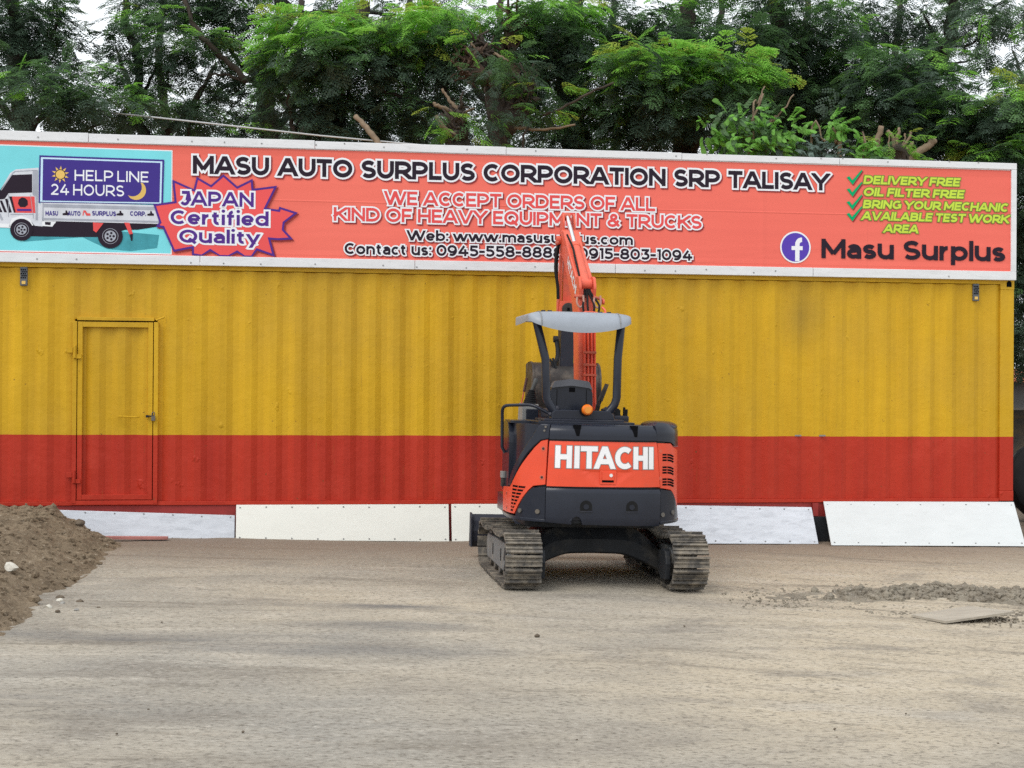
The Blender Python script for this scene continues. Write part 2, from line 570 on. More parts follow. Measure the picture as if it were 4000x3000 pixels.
def tag(o, label=None, cat=None, group=None, kind=None):
    if label: o['label'] = label
    if cat: o['category'] = cat
    if group: o['group'] = group
    if kind: o['kind'] = kind
    return o


def smooth_path(pts, k=6):
    """Catmull-Rom through the points"""
    P = [Vector(p) for p in pts]
    P = [P[0] * 2 - P[1]] + P + [P[-1] * 2 - P[-2]]
    out = []
    for i in range(1, len(P) - 2):
        for j in range(k):
            t = j / k
            a, b, c, d = P[i - 1], P[i], P[i + 1], P[i + 2]
            out.append(.5 * ((2 * b) + (c - a) * t + (2 * a - 5 * b + 4 * c - d) * t * t + (3 * b - a - 3 * c + d) * t ** 3))
    out.append(P[-2])
    return out


def rounded(poly, r, n=4):
    out = []
    m = len(poly)
    for i in range(m):
        a, b, c = Vector(poly[i - 1]), Vector(poly[i]), Vector(poly[(i + 1) % m])
        d0, d1 = (a - b).normalized(), (c - b).normalized()
        rr = min(r, (a - b).length * .45, (c - b).length * .45)
        p, q = b + d0 * rr, b + d1 * rr
        for j in range(n + 1):
            t = j / n
            out.append(tuple(p * (1 - t) ** 2 + b * 2 * t * (1 - t) + q * t * t))
    return out


def union2d(polys, cuts=None):
    """union of polygons as clean non-overlapping triangles -> (verts, tris, boundary edges)"""
    vs, fs, es = [], [], []
    for p in polys:
        o = len(vs)
        a = sum(p[i][0] * p[(i + 1) % len(p)][1] - p[(i + 1) % len(p)][0] * p[i][1] for i in range(len(p)))
        if abs(a) < 2e-6:
            continue
        q = p if a > 0 else list(reversed(p))
        vs += [Vector((x, y)) for x, y in q]
        fs.append(list(range(o, o + len(q))))
    for c in (cuts or []):
        o = len(vs)
        vs += [Vector(c[0]), Vector(c[1])]
        es.append((o, o + 1))
    r = geometry.delaunay_2d_cdt(vs, es, fs, 0, 1e-5, True)
    ov, of = r[0], [tuple(f) for f in r[2]]
    X = np.array([[sum(ov[i].x for i in f) / len(f), sum(ov[i].y for i in f) / len(f)] for f in of])
    inside = np.zeros(len(of), bool)
    for p in polys:
        q = np.array(p)
        m = (X[:, 0] >= q[:, 0].min()) & (X[:, 0] <= q[:, 0].max()) & (X[:, 1] >= q[:, 1].min()) & (X[:, 1] <= q[:, 1].max()) & ~inside
        if not m.any():
            continue
        Y, odd = X[m], np.zeros(int(m.sum()), bool)
        for i in range(len(q)):
            a, b = q[i - 1], q[i]
            if a[1] == b[1]:
                continue
            c = (a[1] > Y[:, 1]) != (b[1] > Y[:, 1])
            odd ^= c & (Y[:, 0] < (b[0] - a[0]) * (Y[:, 1] - a[1]) / (b[1] - a[1]) + a[0])
        inside[np.where(m)[0][odd]] = True
    tris = [f for f, g in zip(of, inside) if g]
    cnt = {}
    for f in tris:
        for i in range(len(f)):
            e = (f[i], f[(i + 1) % len(f)])
            k = tuple(sorted(e))
            cnt.setdefault(k, []).append(e)
    bnd = [e[0] for e in cnt.values() if len(e) == 1]
    return [(v.x, v.y) for v in ov], tris, bnd


# ------------------------------------------------------------------ stroke lettering
def arc(cx, cy, rx, ry, a0, a1, n=9):
    return [(cx + rx * math.cos(R(a0 + (a1 - a0) * i / n)), cy + ry * math.sin(R(a0 + (a1 - a0) * i / n))) for i in range(n + 1)]


A_, D_ = 1.55, -.42
ST = lambda x, y0=0, y1=1: ('l', [(x, y0), (x, y1)])
LN = lambda *p: ('l', list(p))
VX = lambda *p: ('v', list(p))        # second point is a vertex where two strokes meet
PB = lambda *p: ('b', [q for s in p for q in (s if isinstance(s, list) else [s])])     # butt ended path
PE = lambda *p: ('e', [q for s in p for q in (s if isinstance(s, list) else [s])])     # ends extended
O_ = ('c', arc(.5, .5, .5, .5, 0, 360, 24))
S_ = PB(arc(.5, .75, .46, .25, 28, 270, 10), arc(.5, .25, .5, .25, 90, -152, 10)[1:])
P_ = PB((0, 1), arc(.5, .69, .5, .31, 90, -90), (0, .38))
G = {   # width, strokes, height class
 'A': (1.13, [VX((0, 0), (.5, 1)), VX((1, 0), (.5, 1)), ('b', [(.22, .27), (.78, .27)])]),
 'B': (.98, [ST(0), PB((0, 1), arc(.55, .76, .38, .24, 90, -90), (0, .52)), PB((0, .52), arc(.58, .26, .42, .26, 90, -90), (0, 0))]),
 'C': (1.0, [PB(arc(.54, .5, .54, .5, 48, 312, 18))]),
 'D': (1.06, [ST(0), PB((0, 1), arc(.44, .5, .56, .5, 90, -90, 12), (0, 0))]),
 'E': (.80, [ST(0), LN((0, 1), (1, 1)), LN((0, .5), (.88, .5)), LN((0, 0), (1, 0))]),
 'F': (.78, [ST(0), LN((0, 1), (1, 1)), LN((0, .47), (.88, .47))]),
 'G': (1.06, [PB(arc(.53, .5, .53, .5, 48, 325, 18)), LN((1, .12), (1, .45)), ('b', [(.62, .47), (1.1, .47)])]),
 'H': (1.0, [ST(0), ST(1), ('b', [(0, .5), (1, .5)])]),
 'I': (0, [ST(.5)]),
 'J': (.72, [('e', [(.3, 1), (1, 1)]), PB((1, 1), (1, .36), arc(.5, .36, .5, .36, 0, -148))]),
 'K': (1.0, [ST(0), LN((.05, .38), (1, 1)), LN((.34, .60), (1, 0))]),
 'L': (.76, [ST(0), LN((0, 0), (1, 0))]),
 'M': (1.2, [ST(0), ST(1), VX((0, 1), (.5, .16)), VX((1, 1), (.5, .16))]),
 'N': (1.04, [ST(0), ST(1), LN((0, 1), (1, 0))]),
 'O': (1.14, [O_]),
 'P': (.94, [ST(0), P_]),
 'Q': (1.14, [O_, ('b', [(.55, .28), (1.0, -.16)])]),
 'R': (.97, [ST(0), P_, LN((.48, .38), (1, 0))]),
 'S': (.88, [S_]),
 'T': (.90, [ST(.5), LN((0, 1), (1, 1))]),
 'U': (1.0, [PE((0, 1), (0, .5), arc(.5, .45, .5, .45, 180, 360, 12), (1, .5), (1, 1))]),
 'V': (1.1, [VX((0, 1), (.5, 0)), VX((1, 1), (.5, 0))]),
 'W': (1.7, [VX((0, 1), (.25, 0)), VX((.25, 0), (.5, 1)), VX((.75, 0), (.5, 1)), VX((1, 1), (.75, 0)), VX((.5, .96), (.25, 0)), VX((.5, .96), (.75, 0))]),
 'X': (1.05, [LN((0, 0), (1, 1)), LN((0, 1), (1, 0))]),
 'Y': (1.06, [VX((0, 1), (.5, .42)), VX((1, 1), (.5, .42)), ST(.5, 0, .42)]),
 'Z': (.9, [LN((0, 1), (1, 1)), LN((0, 0), (1, 0)), ('b', [(0.02, .02), (.98, .98)])]),
 '&': (1.05, [PB((.98, -.04), (.34, .62), arc(.47, .80, .24, .20, 215, -35, 10), (.28, .46), arc(.36, .24, .36, .24, 120, 330, 10), (.92, .5))]),
 '0': (.96, [O_]), '1': (.42, [ST(1), LN((.25, 1), (1, 1))]),
 '2': (.84, [PB(arc(.5, .68, .48, .32, 158, -22, 10), (.08, 0)), LN((0.05, 0), (1, 0))]),
 '3': (.86, [LN((.08, 1), (.92, 1)), ('b', [(.95, 1.0), (.45, .56)]), PB((.35, .58), arc(.45, .29, .55, .29, 90, -145, 10))]),
 '4': (1.0, [('b', [(.62, 1.05), (.04, .27)]), LN((.04, .25), (1, .25)), ST(.74, 0, .55)]),
 '5': (.86, [LN((.14, 1), (.9, 1)), ('b', [(.14, 1.1), (.09, .52)]), PB((.08, .58), arc(.45, .30, .55, .30, 90, -148, 10))]),
 '8': (.92, [('c', arc(.5, .76, .42, .24, 0, 360, 16)), ('c', arc(.5, .26, .5, .26, 0, 360, 16))]),
 '9': (.92, [('c', arc(.48, .66, .48, .34, 0, 360, 16)), PB(arc(.42, .5, .58, .5, 15, -118, 10))]),
 '-': (.52, [('b', [(-.38, .42), (1.38, .42)])]), '/': (.55, [LN((0, -.1), (1, 1.1))]),
 '.': (0, [('d', (.5, 0))]), ':': (0, [('d', (.5, 0)), ('d', (.5, .68))]),
 'a': (.72, [PB(arc(.48, .60, .52, .40, 150, 0, 8), (1, .5), (1, -.3)), PB((1, .60), (.42, .60), arc(.42, .28, .42, .28, 90, 270, 8), (1, .06))], 'x'),
 'b': (.86, [ST(0, 0, A_), O_], 'x'), 'c': (.76, [PB(arc(.54, .5, .54, .5, 48, 312, 14))], 'x'),
 'd': (.86, [ST(1, 0, A_), O_], 'x'), 'e': (.82, [PB(arc(.5, .5, .5, .5, 0, 318, 16)), ('b', [(0, .47), (1.05, .47)])], 'x'),
 'f': (.56, [PB(arc(.92, 1.2, .56, .36, 95, 180, 6), (.36, -.3)), ('b', [(-.2, 1), (1.1, 1)])], 'x'),
 'i': (0, [ST(.5), ('d', (.5, 1.62))], 'x'), 'l': (0, [ST(.5, 0, A_)], 'x'),
 'm': (1.30, [ST(0), PB(arc(.25, .6, .25, .4, 180, 0, 8), (.5, -.3)), PB(arc(.75, .6, .25, .4, 180, 0, 8), (1, -.3))], 'x'),
 'n': (.82, [ST(0), PB(arc(.5, .55, .5, .45, 180, 0, 10), (1, -.3))], 'x'), 'o': (.86, [O_], 'x'),
 'p': (.86, [ST(0, D_, 1), O_], 'x'), 'r': (.52, [ST(0), PB(arc(.95, .30, .95, .70, 170, 85, 8))], 'x'),
 's': (.68, [S_], 'x'), 't': (.56, [PB((.36, 1.45), (.36, .4), arc(.86, .36, .5, .36, 180, 290, 7)), ('b', [(-.2, 1), (1.05, 1)])], 'x'),
 'u': (.82, [PB((0, 1.3), arc(.5, .45, .5, .45, 180, 360, 10), (1, .5)), ST(1)], 'x'),
 'y': (.82, [LN((0, 1), (.5, 0)), LN((1, 1), (.30, D_ - .1))], 'x'),
 'w': (1.35, [VX((0, 1), (.25, 0)), VX((.25, 0), (.5, 1)), VX((.75, 0), (.5, 1)), VX((1, 1), (.75, 0)), VX((.5, .96), (.25, 0)), VX((.5, .96), (.75, 0))], 'x'),
}
XH = .76


def clip_band(poly, lo, hi):
    def half(p, y, keep_above):
        out = []
        for i in range(len(p)):
            a, b = p[i], p[(i + 1) % len(p)]
            ia = (a[1] >= y) if keep_above else (a[1] <= y)
            ib = (b[1] >= y) if keep_above else (b[1] <= y)
            if ia: out.append(a)
            if ia != ib:
                t = (y - a[1]) / (b[1] - a[1])
                out.append((a[0] + t * (b[0] - a[0]), y))
        return out
    p = half(poly, lo, True)
    return half(p, hi, False) if len(p) > 2 else p


def clip_x(poly, lo, hi):
    return [(b, a) for a, b in clip_band([(b, a) for a, b in poly], lo, hi)] if len(poly) > 2 else poly


def hull(p):
    p = sorted(set((round(a, 6), round(b, 6)) for a, b in p))
    def half(q):
        h = []
        for c in q:
            while len(h) > 1 and (h[-1][0] - h[-2][0]) * (c[1] - h[-2][1]) - (h[-1][1] - h[-2][1]) * (c[0] - h[-2][0]) <= 1e-9:
                h.pop()
            h.append(c)
        return h
    return half(p)[:-1] + half(p[::-1])[:-1]


def strip(pts, hw, ext0, ext1, closed=False):
    n = len(pts)
    P = [Vector(p) for p in pts]
    if closed:
        P = P[:-1]
        n -= 1
    L, Q = [], []
    for i in range(n):
        if closed:
            d0 = (P[i] - P[i - 1]).normalized(); d1 = (P[(i + 1) % n] - P[i]).normalized()
        else:
            d0 = (P[i] - P[i - 1]).normalized() if i else None
            d1 = (P[i + 1] - P[i]).normalized() if i < n - 1 else None
            d0 = d0 or d1; d1 = d1 or d0
        n0, n1 = Vector((-d0.y, d0.x)), Vector((-d1.y, d1.x))
        m = n0 + n1
        m = m / max(.35, m.length_squared) * 2 if m.length > 1e-6 else n0
        p = P[i].copy()
        if not closed and i == 0: p -= d1 * ext0
        if not closed and i == n - 1: p += d0 * ext1
        L.append(p + m * hw); Q.append(p - m * hw)
    out = []
    for i in range(n if closed else n - 1):
        j = (i + 1) % n
        out.append(hull([tuple(Q[i]), tuple(Q[j]), tuple(L[j]), tuple(L[i])]))
    return [p for p in out if len(p) > 2]


def glyph_polys(ch, w_, e, wid=None):
    g = G[ch]
    wid = wid or max(g[0], w_)
    xh = len(g) > 2
    top = XH if xh else 1.0
    hw = w_ / 2 + e
    mx = lambda p: (w_ / 2 + p[0] * (wid - w_), w_ / 2 + p[1] * (top - w_))
    out = []
    for kind, pts in g[1]:
        if kind == 'd':
            c = mx(pts)
            r = hw * 1.12
            cy = c[1] + (w_ * .06)
            out.append([(c[0] + r * math.cos(R(a)), cy + r * math.sin(R(a))) for a in range(0, 360, 30)])
            continue
        q = [mx(p) for p in pts]
        if kind == 'v':
            yv = q[1][1]
            if pts[1][1] >= 1: yv = top
            if pts[1][1] <= 0: yv = 0
            q = [q[0], (q[1][0], yv)]
            inner = 0 < pts[0][1] < 1
            S = strip(q, hw, 0 if inner else w_ * .9 + e, e * 1.3)
            out += [clip_x(clip_band(p_, -e, top + e), -e, wid + e) if ch in 'M' else clip_band(p_, -e, top + e) for p_ in S]
            continue
        if kind == 'l':
            diag = abs(q[0][0] - q[1][0]) > 1e-4 and abs(q[0][1] - q[1][1]) > 1e-4
            ex = (w_ * .9 if diag else w_ / 2) + e
            S = strip(q, hw, ex, ex)
            ys = [p[1] for p in q]
            lo, hi = min(ys) - w_ / 2 - e, max(ys) + w_ / 2 + e
            if min(ys) - w_ / 2 < .02: lo = -e if min(pts[0][1], pts[1][1]) >= 0 else lo
            out += [clip_x(clip_band(s, lo, hi), -e, wid + e) if ch in 'NZ' else clip_band(s, lo, hi) for s in S]
        elif kind == 'c':
            out += strip(q, hw, 0, 0, True)
        else:
            ex = w_ / 2 + e if kind == 'e' else e
            S = strip(q, hw, ex, ex)
            lo = -e if min(p[1] for p in pts) > -.35 and ch not in 'Qpy/' else -9
            out += [clip_band(s, lo, 9) for s in S]
    return [p for p in out if len(p) > 2], wid


def layout(text, w_, track=.09, space=.36):
    x, pos = 0, []
    for ch in text:
        if ch == ' ':
            x += space
            continue
        wid = max(G[ch][0], w_)
        pos.append((ch, x))
        x += wid + track
    return pos, x - track


def text_polys(text, u0, u1, v, cap, w_, e=0, shear=0, du=0, dv=0, track=.09, space=.36):
    pos, tot = layout(text, w_, track, space)
    sx = (u1 - u0) / tot
    res = []
    ee = e / cap
    for ch, x in pos:
        ps, _ = glyph_polys(ch, w_, 0)
        # keep stroke expansion isotropic in metres
        ps, _ = glyph_polys(ch, w_, ee)
        for p in ps:
            res.append([(u0 + (x + a) * sx + b * cap * shear + du, v + b * cap + dv) for a, b in p])
    return res


def flat(name, polys, m, parent, y, cuts=None):
    """flat print on a vertical sheet facing -y"""
    vs, tris, bnd = union2d(polys, cuts)
    mb = MB()
    mb.add([(a, y, b) for a, b in vs], tris)
    return mb.build(name, m, parent, recalc=False)


def circle(cx, cy, r, n=24):
    return [(cx + r * math.cos(2 * math.pi * i / n), cy + r * math.sin(2 * math.pi * i / n)) for i in range(n)]


# ------------------------------------------------------------------ ground
def gz(x, y):
    s = -.0165 * (max(-9, min(9, x)) - .67)
    s *= max(0.0, min(1.0, (45 - y) / 20)) * max(0.0, min(1.0, (y + 14) / 12))
    return s + .0165 * min(6.0, max(0.0, y - 13.2))


def make_ground():
    xs = sorted(set([round(v, 3) for v in np.concatenate([np.arange(-9, 9.01, .15), [-600, -300, -150, -80, -45, -28, -18, -12, 12, 18, 28, 45, 80, 150, 300, 600]])]))
    ys = sorted(set([round(v, 3) for v in np.concatenate([np.arange(3, 19.6, .15), [-300, -120, -50, -20, -8, -2, 1, 21, 24, 28, 34, 45, 65, 100, 180, 350, 700, 1200]])]))
    mb = MB()
    nx = len(xs)
    rn = np.random.default_rng(3)
    vs = []
    for y in ys:
        for x in xs:
            j = .012 * math.sin(x * 1.7 + y * .6) * math.sin(y * 2.1 - x * .4) + rn.normal(0, .0022)
            j *= 1 if 3 <= y <= 19 and abs(x) < 9 else 0
            vs.append((x, y, gz(x, y) + j))
    fs = [(j * nx + i, j * nx + i + 1, (j + 1) * nx + i + 1, (j + 1) * nx + i) for j in range(len(ys) - 1) for i in range(nx - 1)]
    mb.add(vs, fs)
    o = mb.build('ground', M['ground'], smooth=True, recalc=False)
    tag(o, kind='structure')


make_ground()

# fractal value noise for heaps
def vnoise(x, y, s=0):
    def h(i, j):
        n = (i * 374761393 + j * 668265263 + s * 974711) & 0xffffffff
        n = ((n ^ (n >> 13)) * 1274126177) & 0xffffffff
        return ((n ^ (n >> 16)) & 0xffff) / 65535.0
    i, j = math.floor(x), math.floor(y)
    fx, fy = x - i, y - j
    fx, fy = fx * fx * (3 - 2 * fx), fy * fy * (3 - 2 * fy)
    return (h(i, j) * (1 - fx) + h(i + 1, j) * fx) * (1 - fy) + (h(i, j + 1) * (1 - fx) + h(i + 1, j + 1) * fx) * fy


def fbm(x, y, o=4, s=0):
    return sum(vnoise(x * 2 ** k, y * 2 ** k, s + k) / 2 ** k for k in range(o)) / 2


def heap(name, x0, x1, y0, y1, step, fn, m, label, cat, clods=2500, spread=None):
    mb = MB()
    xs, ys = np.arange(x0, x1 + 1e-6, step), np.arange(y0, y1 + 1e-6, step)
    nx, ny = len(xs), len(ys)
    vs = []
    for y in ys:
        for x in xs:
            vs.append((x, y, gz(x, y) + fn(x, y)))
    fs = []
    for j in range(ny - 1):
        for i in range(nx - 1):
            q = (j * nx + i, j * nx + i + 1, (j + 1) * nx + i + 1, (j + 1) * nx + i)
            if max(vs[k][2] - gz(vs[k][0], vs[k][1]) for k in q) > -.02:
                fs.append(q)
    used = sorted(set(k for q in fs for k in q))
    mp = {k: i for i, k in enumerate(used)}
    mb.add([vs[k] for k in used], [tuple(mp[k] for k in q) for q in fs])
    bm = bmesh.new()
    bmesh.ops.create_icosphere(bm, subdivisions=1, radius=1)
    iv, jf = [v.co.copy() for v in bm.verts], [tuple(v.index for v in f.verts) for f in bm.faces]
    bm.free()
    rs = random.Random(len(used))
    for _ in range(clods):
        x, y = rs.uniform(x0, x1), rs.uniform(y0, y1)
        h = fn(x, y)
        if h < .012:
            if spread is None or rs.random() > spread(x, y):
                continue
            h = -.004
        r = rs.choice((.016, .02, .025, .03, .03, .045)) if h > 0 else rs.choice((.006, .008, .01, .012, .018))
        e = [rs.uniform(.6, 1.25) for _ in range(3)]
        mb.add([(x + v.x * r * e[0] * rs.uniform(.75, 1.2), y + v.y * r * e[1], gz(x, y) + h + v.z * r * e[2] * .8 * rs.uniform(.8, 1.2)) for v in iv], jf)
    o = mb.build(name, m, smooth=False, recalc=False)
    tag(o, label, cat)
    return o


def mound_h(x, y):
    edge = -3.42 - .112 * (y - 10.7) + .28 * (fbm(x * .9, y * .9, 3, 5) - .5)
    h = (edge - x) * .50
    top = .35 + .12 * (fbm(x * .7, y * .7, 3, 9) - .5)
    h = min(h, top + .12 * max(0, h - top) if h > top else h)
    h = min(h, .46)
    front = (y - 10.25) * .5
    h = min(h, front)
    back = (17.2 + .1495 * (x + 6) - .55 - y) * 2.0
    h = min(h, max(back, .3) if x < -5.2 else max(back, .25))
    if h > 0:
        h += .10 * (fbm(x * 5, y * 5, 4, 21) - .5) + .085 * (fbm(x * 15, y * 15, 2, 31) - .5) + .06 * max(0, vnoise(x * 11, y * 11, 77) - .62)
    return h


heap('dirt_mound', -7.4, -3.2, 9.4, 16.0, .034, mound_h, M['mound'], 'brown mound of dug soil piled at the left end of the white boards', 'mound')


def rubble_h(x, y):
    dx, dy = (x - 4.5) / 2.35, (y - 13.4 - .12 * math.sin(x * 2)) / .55
    d = dx * dx + dy * dy
    n = fbm(x * 4, y * 4, 4, 41)
    h = .12 * max(0, 1 - d) ** .7 * (.2 + 1.5 * max(0, n - .28))
    h += .05 * max(0, 1 - d * .7) * (fbm(x * 14, y * 14, 2, 44) * 1.6 - .6)
    r2 = ((x - 4.2) / 2.3) ** 2 + ((y - 12.85) / .85) ** 2
    h = max(h, .035 * (1 - r2) * (fbm(x * 15, y * 15, 2, 47) * 1.8 - .45))
    return h - .02


heap('rubble_heap', 1.8, 6.8, 11.6, 14.4, .035, rubble_h, M['rubble'], 'low grey heap of broken soil and rubble lying on the right side of the yard', 'heap', 9000, lambda x, y: max(0, 1.15 - ((x - 4.3) / 2.5) ** 2 - ((y - 13.0) / 1.25) ** 2) * .8)


def stone(name, x, y, z, r, m, label, group=None, flatten=.7, seed=0, cat='stone'):
    bm = bmesh.new()
    bmesh.ops.create_icosphere(bm, subdivisions=2, radius=1)
    rs = random.Random(seed)
    offs = [Vector((rs.uniform(-1, 1), rs.uniform(-1, 1), rs.uniform(-1, 1))).normalized() for _ in range(7)]
    for v in bm.verts:
        d = v.co.normalized()
        k = min(1.0, min(.50 / max(.25, d.dot(o)) for o in offs) + .15)
        v.co = d * k
        v.co.z *= flatten
        v.co *= r * rs.uniform(.95, 1.05)
    me = bpy.data.meshes.new(name)
    bm.to_mesh(me)
    bm.free()
    me.materials.append(m)
    o = bpy.data.objects.new(name, me)
    COL.objects.link(o)
    o.location = (x, y, z + r * flatten * .45)
    o.rotation_euler = (0, 0, rs.uniform(0, 6))
    return tag(o, label, cat, group)


stone('rock', -4.05, 12.45, gz(-4.05, 12.45) + mound_h(-4.05, 12.45) - .01, .072, M['stone_white'], 'white limestone rock bedded in the slope of the brown soil mound', seed=2)
stone('rock', -4.42, 15.75, gz(-4.42, 15.75) + mound_h(-4.42, 15.75), .075, M['stone_dark'], 'dark brown clod on the crest of the soil mound in front of the bluish board', seed=3, cat='clod')
pg = 'stones fallen at the foot of the soil mound'
for i, (x, y, r, mm) in enumerate(((-3.50, 11.95, .034, 'stone_white'), (-3.44, 11.8, .03, 'stone_grey'), (-3.33, 11.9, .034, 'stone_dark'), (-3.36, 11.4, .026, 'stone_dark'),
                                   (-3.25, 11.5, .022, 'stone_grey'), (-3.48, 11.6, .03, 'stone_white'), (-3.12, 11.65, .018, 'stone_dark'), (-3.55, 12.1, .04, 'stone_dark'))):
    lab = {'stone_white': 'small pale stone fallen at the foot of the brown soil mound', 'stone_grey': 'small grey stone fallen at the foot of the brown soil mound',
           'stone_dark': 'small dark clod fallen at the foot of the brown soil mound'}[mm]
    stone('stone', x, y, gz(x, y) + max(0, mound_h(x, y)), r, M[mm], lab, pg + {'stone_white': ', pale', 'stone_grey': ', grey', 'stone_dark': ', dark'}[mm], seed=20 + i)
pg = 'pebbles scattered over the yard'
for i, (px, py) in enumerate(((2103, 2488), (466, 2865), (590, 2770), (960, 2858), (1818, 2465), (2678, 2446), (2900, 2532), (3545, 2788), (3268, 2848), (3276, 2880), (3414, 2944), (2262, 2890),
                              (3905, 2904), (640, 2430))):
    hor = 1530 + .0065 * (px - 2000)
    y = 1.75 * 6000 / (py - hor)
    x = (px - 2000) / 6000 * y
    z = gz(x, y)
    y = (1.725 - z) * 6000 / (py - hor)
    x = (px - 2000) / 6000 * y
    r = .022 if i == 0 else random.uniform(.007, .012)
    if i == 0:
        stone('pebble', x, y, gz(x, y), .024, M['stone_dark'], 'largest dark pebble, lying alone on the bare yard in front of the excavator', seed=60)
    else:
        stone('pebble', x, y, gz(x, y), r, M['stone_dark'], 'tiny dark pebble lying on the scraped bare yard', pg, seed=60 + i)

# loose flat sheet lying at the rubble
mb = MB()
zz = gz(3.6, 12.1)
pl = [(3.17, 12.16, zz + .012), (3.36, 11.86, zz + .006), (3.98, 12.12, zz + .050), (3.74, 12.56, zz + .03)]
mb.add([Vector(p) for p in pl] + [Vector(p) + Vector((0, 0, .018)) for p in pl], [(3, 2, 1, 0), (4, 5, 6, 7), (0, 1, 5, 4), (1, 2, 6, 5), (2, 3, 7, 6), (3, 0, 4, 7)])
tag(mb.build('plywood_sheet', M['ply']), 'dusty flat sheet of plywood lying on the ground at the rubble heap', 'plywood')
mb = MB()
mb.box(-.42, .42, -.045, .045, 0, .03)
o = mb.build('plank', M['pinkwood'], bevel=.004)
o.location = (-4.05, 16.22, gz(-4.05, 16.2) + .015)
o.rotation_euler = (0, R(.6), R(7))
tag(o, 'faded pink plank lying at the foot of the bluish board', 'plank')

# ------------------------------------------------------------------ shipping container
CO = Vector((-6.180, 16.176, .483))
CYAW = R(8.5)
L_, W_, H_ = 12.19, 2.44, 2.59
cont = empty('shipping_container', CO, (0, 0, CYAW))
tag(cont, 'long yellow shipping container with a red lower stripe and a steel door', 'container')


def corrugated(x0, x1, z0, z1, y, depth, sgn, holes=(), phase=0.0):
    """trapezoid corrugation along x; sgn -1 = outer side towards -y"""
    prof = []
    x = x0
    p = .268
    k = math.floor((x0 - phase) / p)
    pts = []
    while phase + k * p < x1 + p:
        b = phase + k * p
        pts += [(b, 0), (b + .072, 0), (b + .139, depth), (b + .201, depth)]
        k += 1
    def yy(x):
        for (a, ya), (b, yb) in zip(pts, pts[1:]):
            if a <= x <= b:
                return ya + (yb - ya) * (x - a) / (b - a)
        return 0
    xs = sorted(set([x0, x1] + [a for a, _ in pts if x0 < a < x1]))
    return [(x, y - sgn * yy(x)) for x in xs]


def wall(mb, prof, zs):
    n = len(prof)
    vs = [(x, y, z) for z in zs for x, y in prof]
    fs = [(j * n + i, j * n + i + 1, (j + 1) * n + i + 1, (j + 1) * n + i) for j in range(len(zs) - 1) for i in range(n - 1)]
    mb.add(vs, fs)


DX0, DX1, DZ1 = 1.525, 2.385, 1.99      # door opening
mb = MB()
PH = .10
wall(mb, corrugated(.13, DX0, .06, 2.5, .012, .027, -1, phase=PH), [.04, 2.53])
wall(mb, corrugated(DX1, L_ - .16, .06, 2.5, .012, .027, -1, phase=PH), [.04, 2.53])
wall(mb, corrugated(DX0, DX1, .06, 2.5, .012, .027, -1, phase=PH), [DZ1, 2.53])
mb.build('side_wall', M['container'], cont, recalc=False)
mb = MB()
wall(mb, [(x, W_ - .06 + .036 * (i % 4 in (1, 2))) for i, x in enumerate(np.linspace(.13, L_ - .16, 176))], [.04, 2.53])
mb.build('side_wall', M['container'], cont, recalc=False)
mb = MB()
for xx in (.03, L_ - .03):
    MB().box(xx - .012, xx + .012, .1, W_ - .1, .05, 2.5).build('end_wall', M['container'], cont)
MB().box(.02, L_ - .02, .03, W_ - .03, 2.545, 2.568).build('roof', M['container'], cont)
MB().box(.05, L_ - .05, .06, W_ - .06, .012, .04).build('floor', M['container'], cont)
for y0, y1 in ((-.002, .055), (W_ - .055, W_)):
    MB().box(.17, L_ - .17, y0, y1, 2.535, 2.592).build('top_rail', M['container'], cont, bevel=.004)
    MB().box(.17, L_ - .185, y0 - .004, y1, -.005, .038).build('bottom_rail', M['container'], cont, bevel=.004)
for x0, x1 in ((0, .165), (L_ - .175, L_)):
    for y0, y1 in ((0, .16), (W_ - .16, W_)):
        MB().box(x0 + .003, x1 - .003, y0 + .003, y1 - .003, .12, 2.47).build('corner_post', M['container'], cont, bevel=.006)
        for z0, z1 in ((0, .12), (2.47, 2.592)):
            c = MB().box(x0, x1, y0, y1, z0, z1).build('corner_casting', M['container'], cont, bevel=.008)
            if y0 == 0 and z0 > 1:
                hb = MB()
                hx = (x0 + x1) / 2 + (.02 if x0 > 1 else 0)
                hb.prism([(hx - .03, z0 + .035), (hx + .03, z0 + .035), (hx + .03, z0 + .08), (hx + .015, z0 + .105), (hx - .015, z0 + .105), (hx - .03, z0 + .08)], 1, -.004, .01)
                hb.build('lifting_hole', M['hole'], c)
# the man door cut in the side
df = MB()
df.box(1.505, 1.55, -.028, .045, .02, 1.965)
df.box(2.352, 2.40, -.028, .045, .02, 1.965)
df.box(1.55, 2.352, -.026, .045, 1.975, 2.012)
df.box(1.50, 2.40, -.024, .045, .003, .05)
df.build('door_frame', M['container'], cont, bevel=.004)
door = MB()
wall(door, corrugated(1.60, 2.30, 0, 2, .012, .03, -1, phase=PH), [.10, 1.915])
door = door.build('door', M['container'], cont, recalc=False)
lf = MB()
lf.box(1.557, 1.608, -.020, .03, .056, 1.962)
lf.box(2.293, 2.343, -.020, .03, .056, 1.962)
lf.box(1.608, 2.293, -.018, .03, 1.905, 1.961)
lf.box(1.608, 2.293, -.018, .03, .057, .112)
lf.build('door_leaf_frame', M['container'], door, bevel=.003)
MB().box(1.5505, 1.5565, -.006, .03, .055, 1.965).box(2.3435, 2.3515, -.006, .03, .055, 1.965).box(1.557, 2.343, -.006, .03, 1.9625, 1.9745).build('door_gap', M['hole'], door)
for hz in (1.655, .325):
    hg = MB()
    hg.box(1.45, 1.51, -.036, -.014, hz - .028, hz + .028)
    hg.tube([(1.531, -.045, hz - .085), (1.531, -.045, hz + .05)], .016, 10)
    hg.box(1.52, 1.60, -.042, -.022, hz - .09, hz - .045)
    hg.build('hinge', M['container'], cont, bevel=.002)
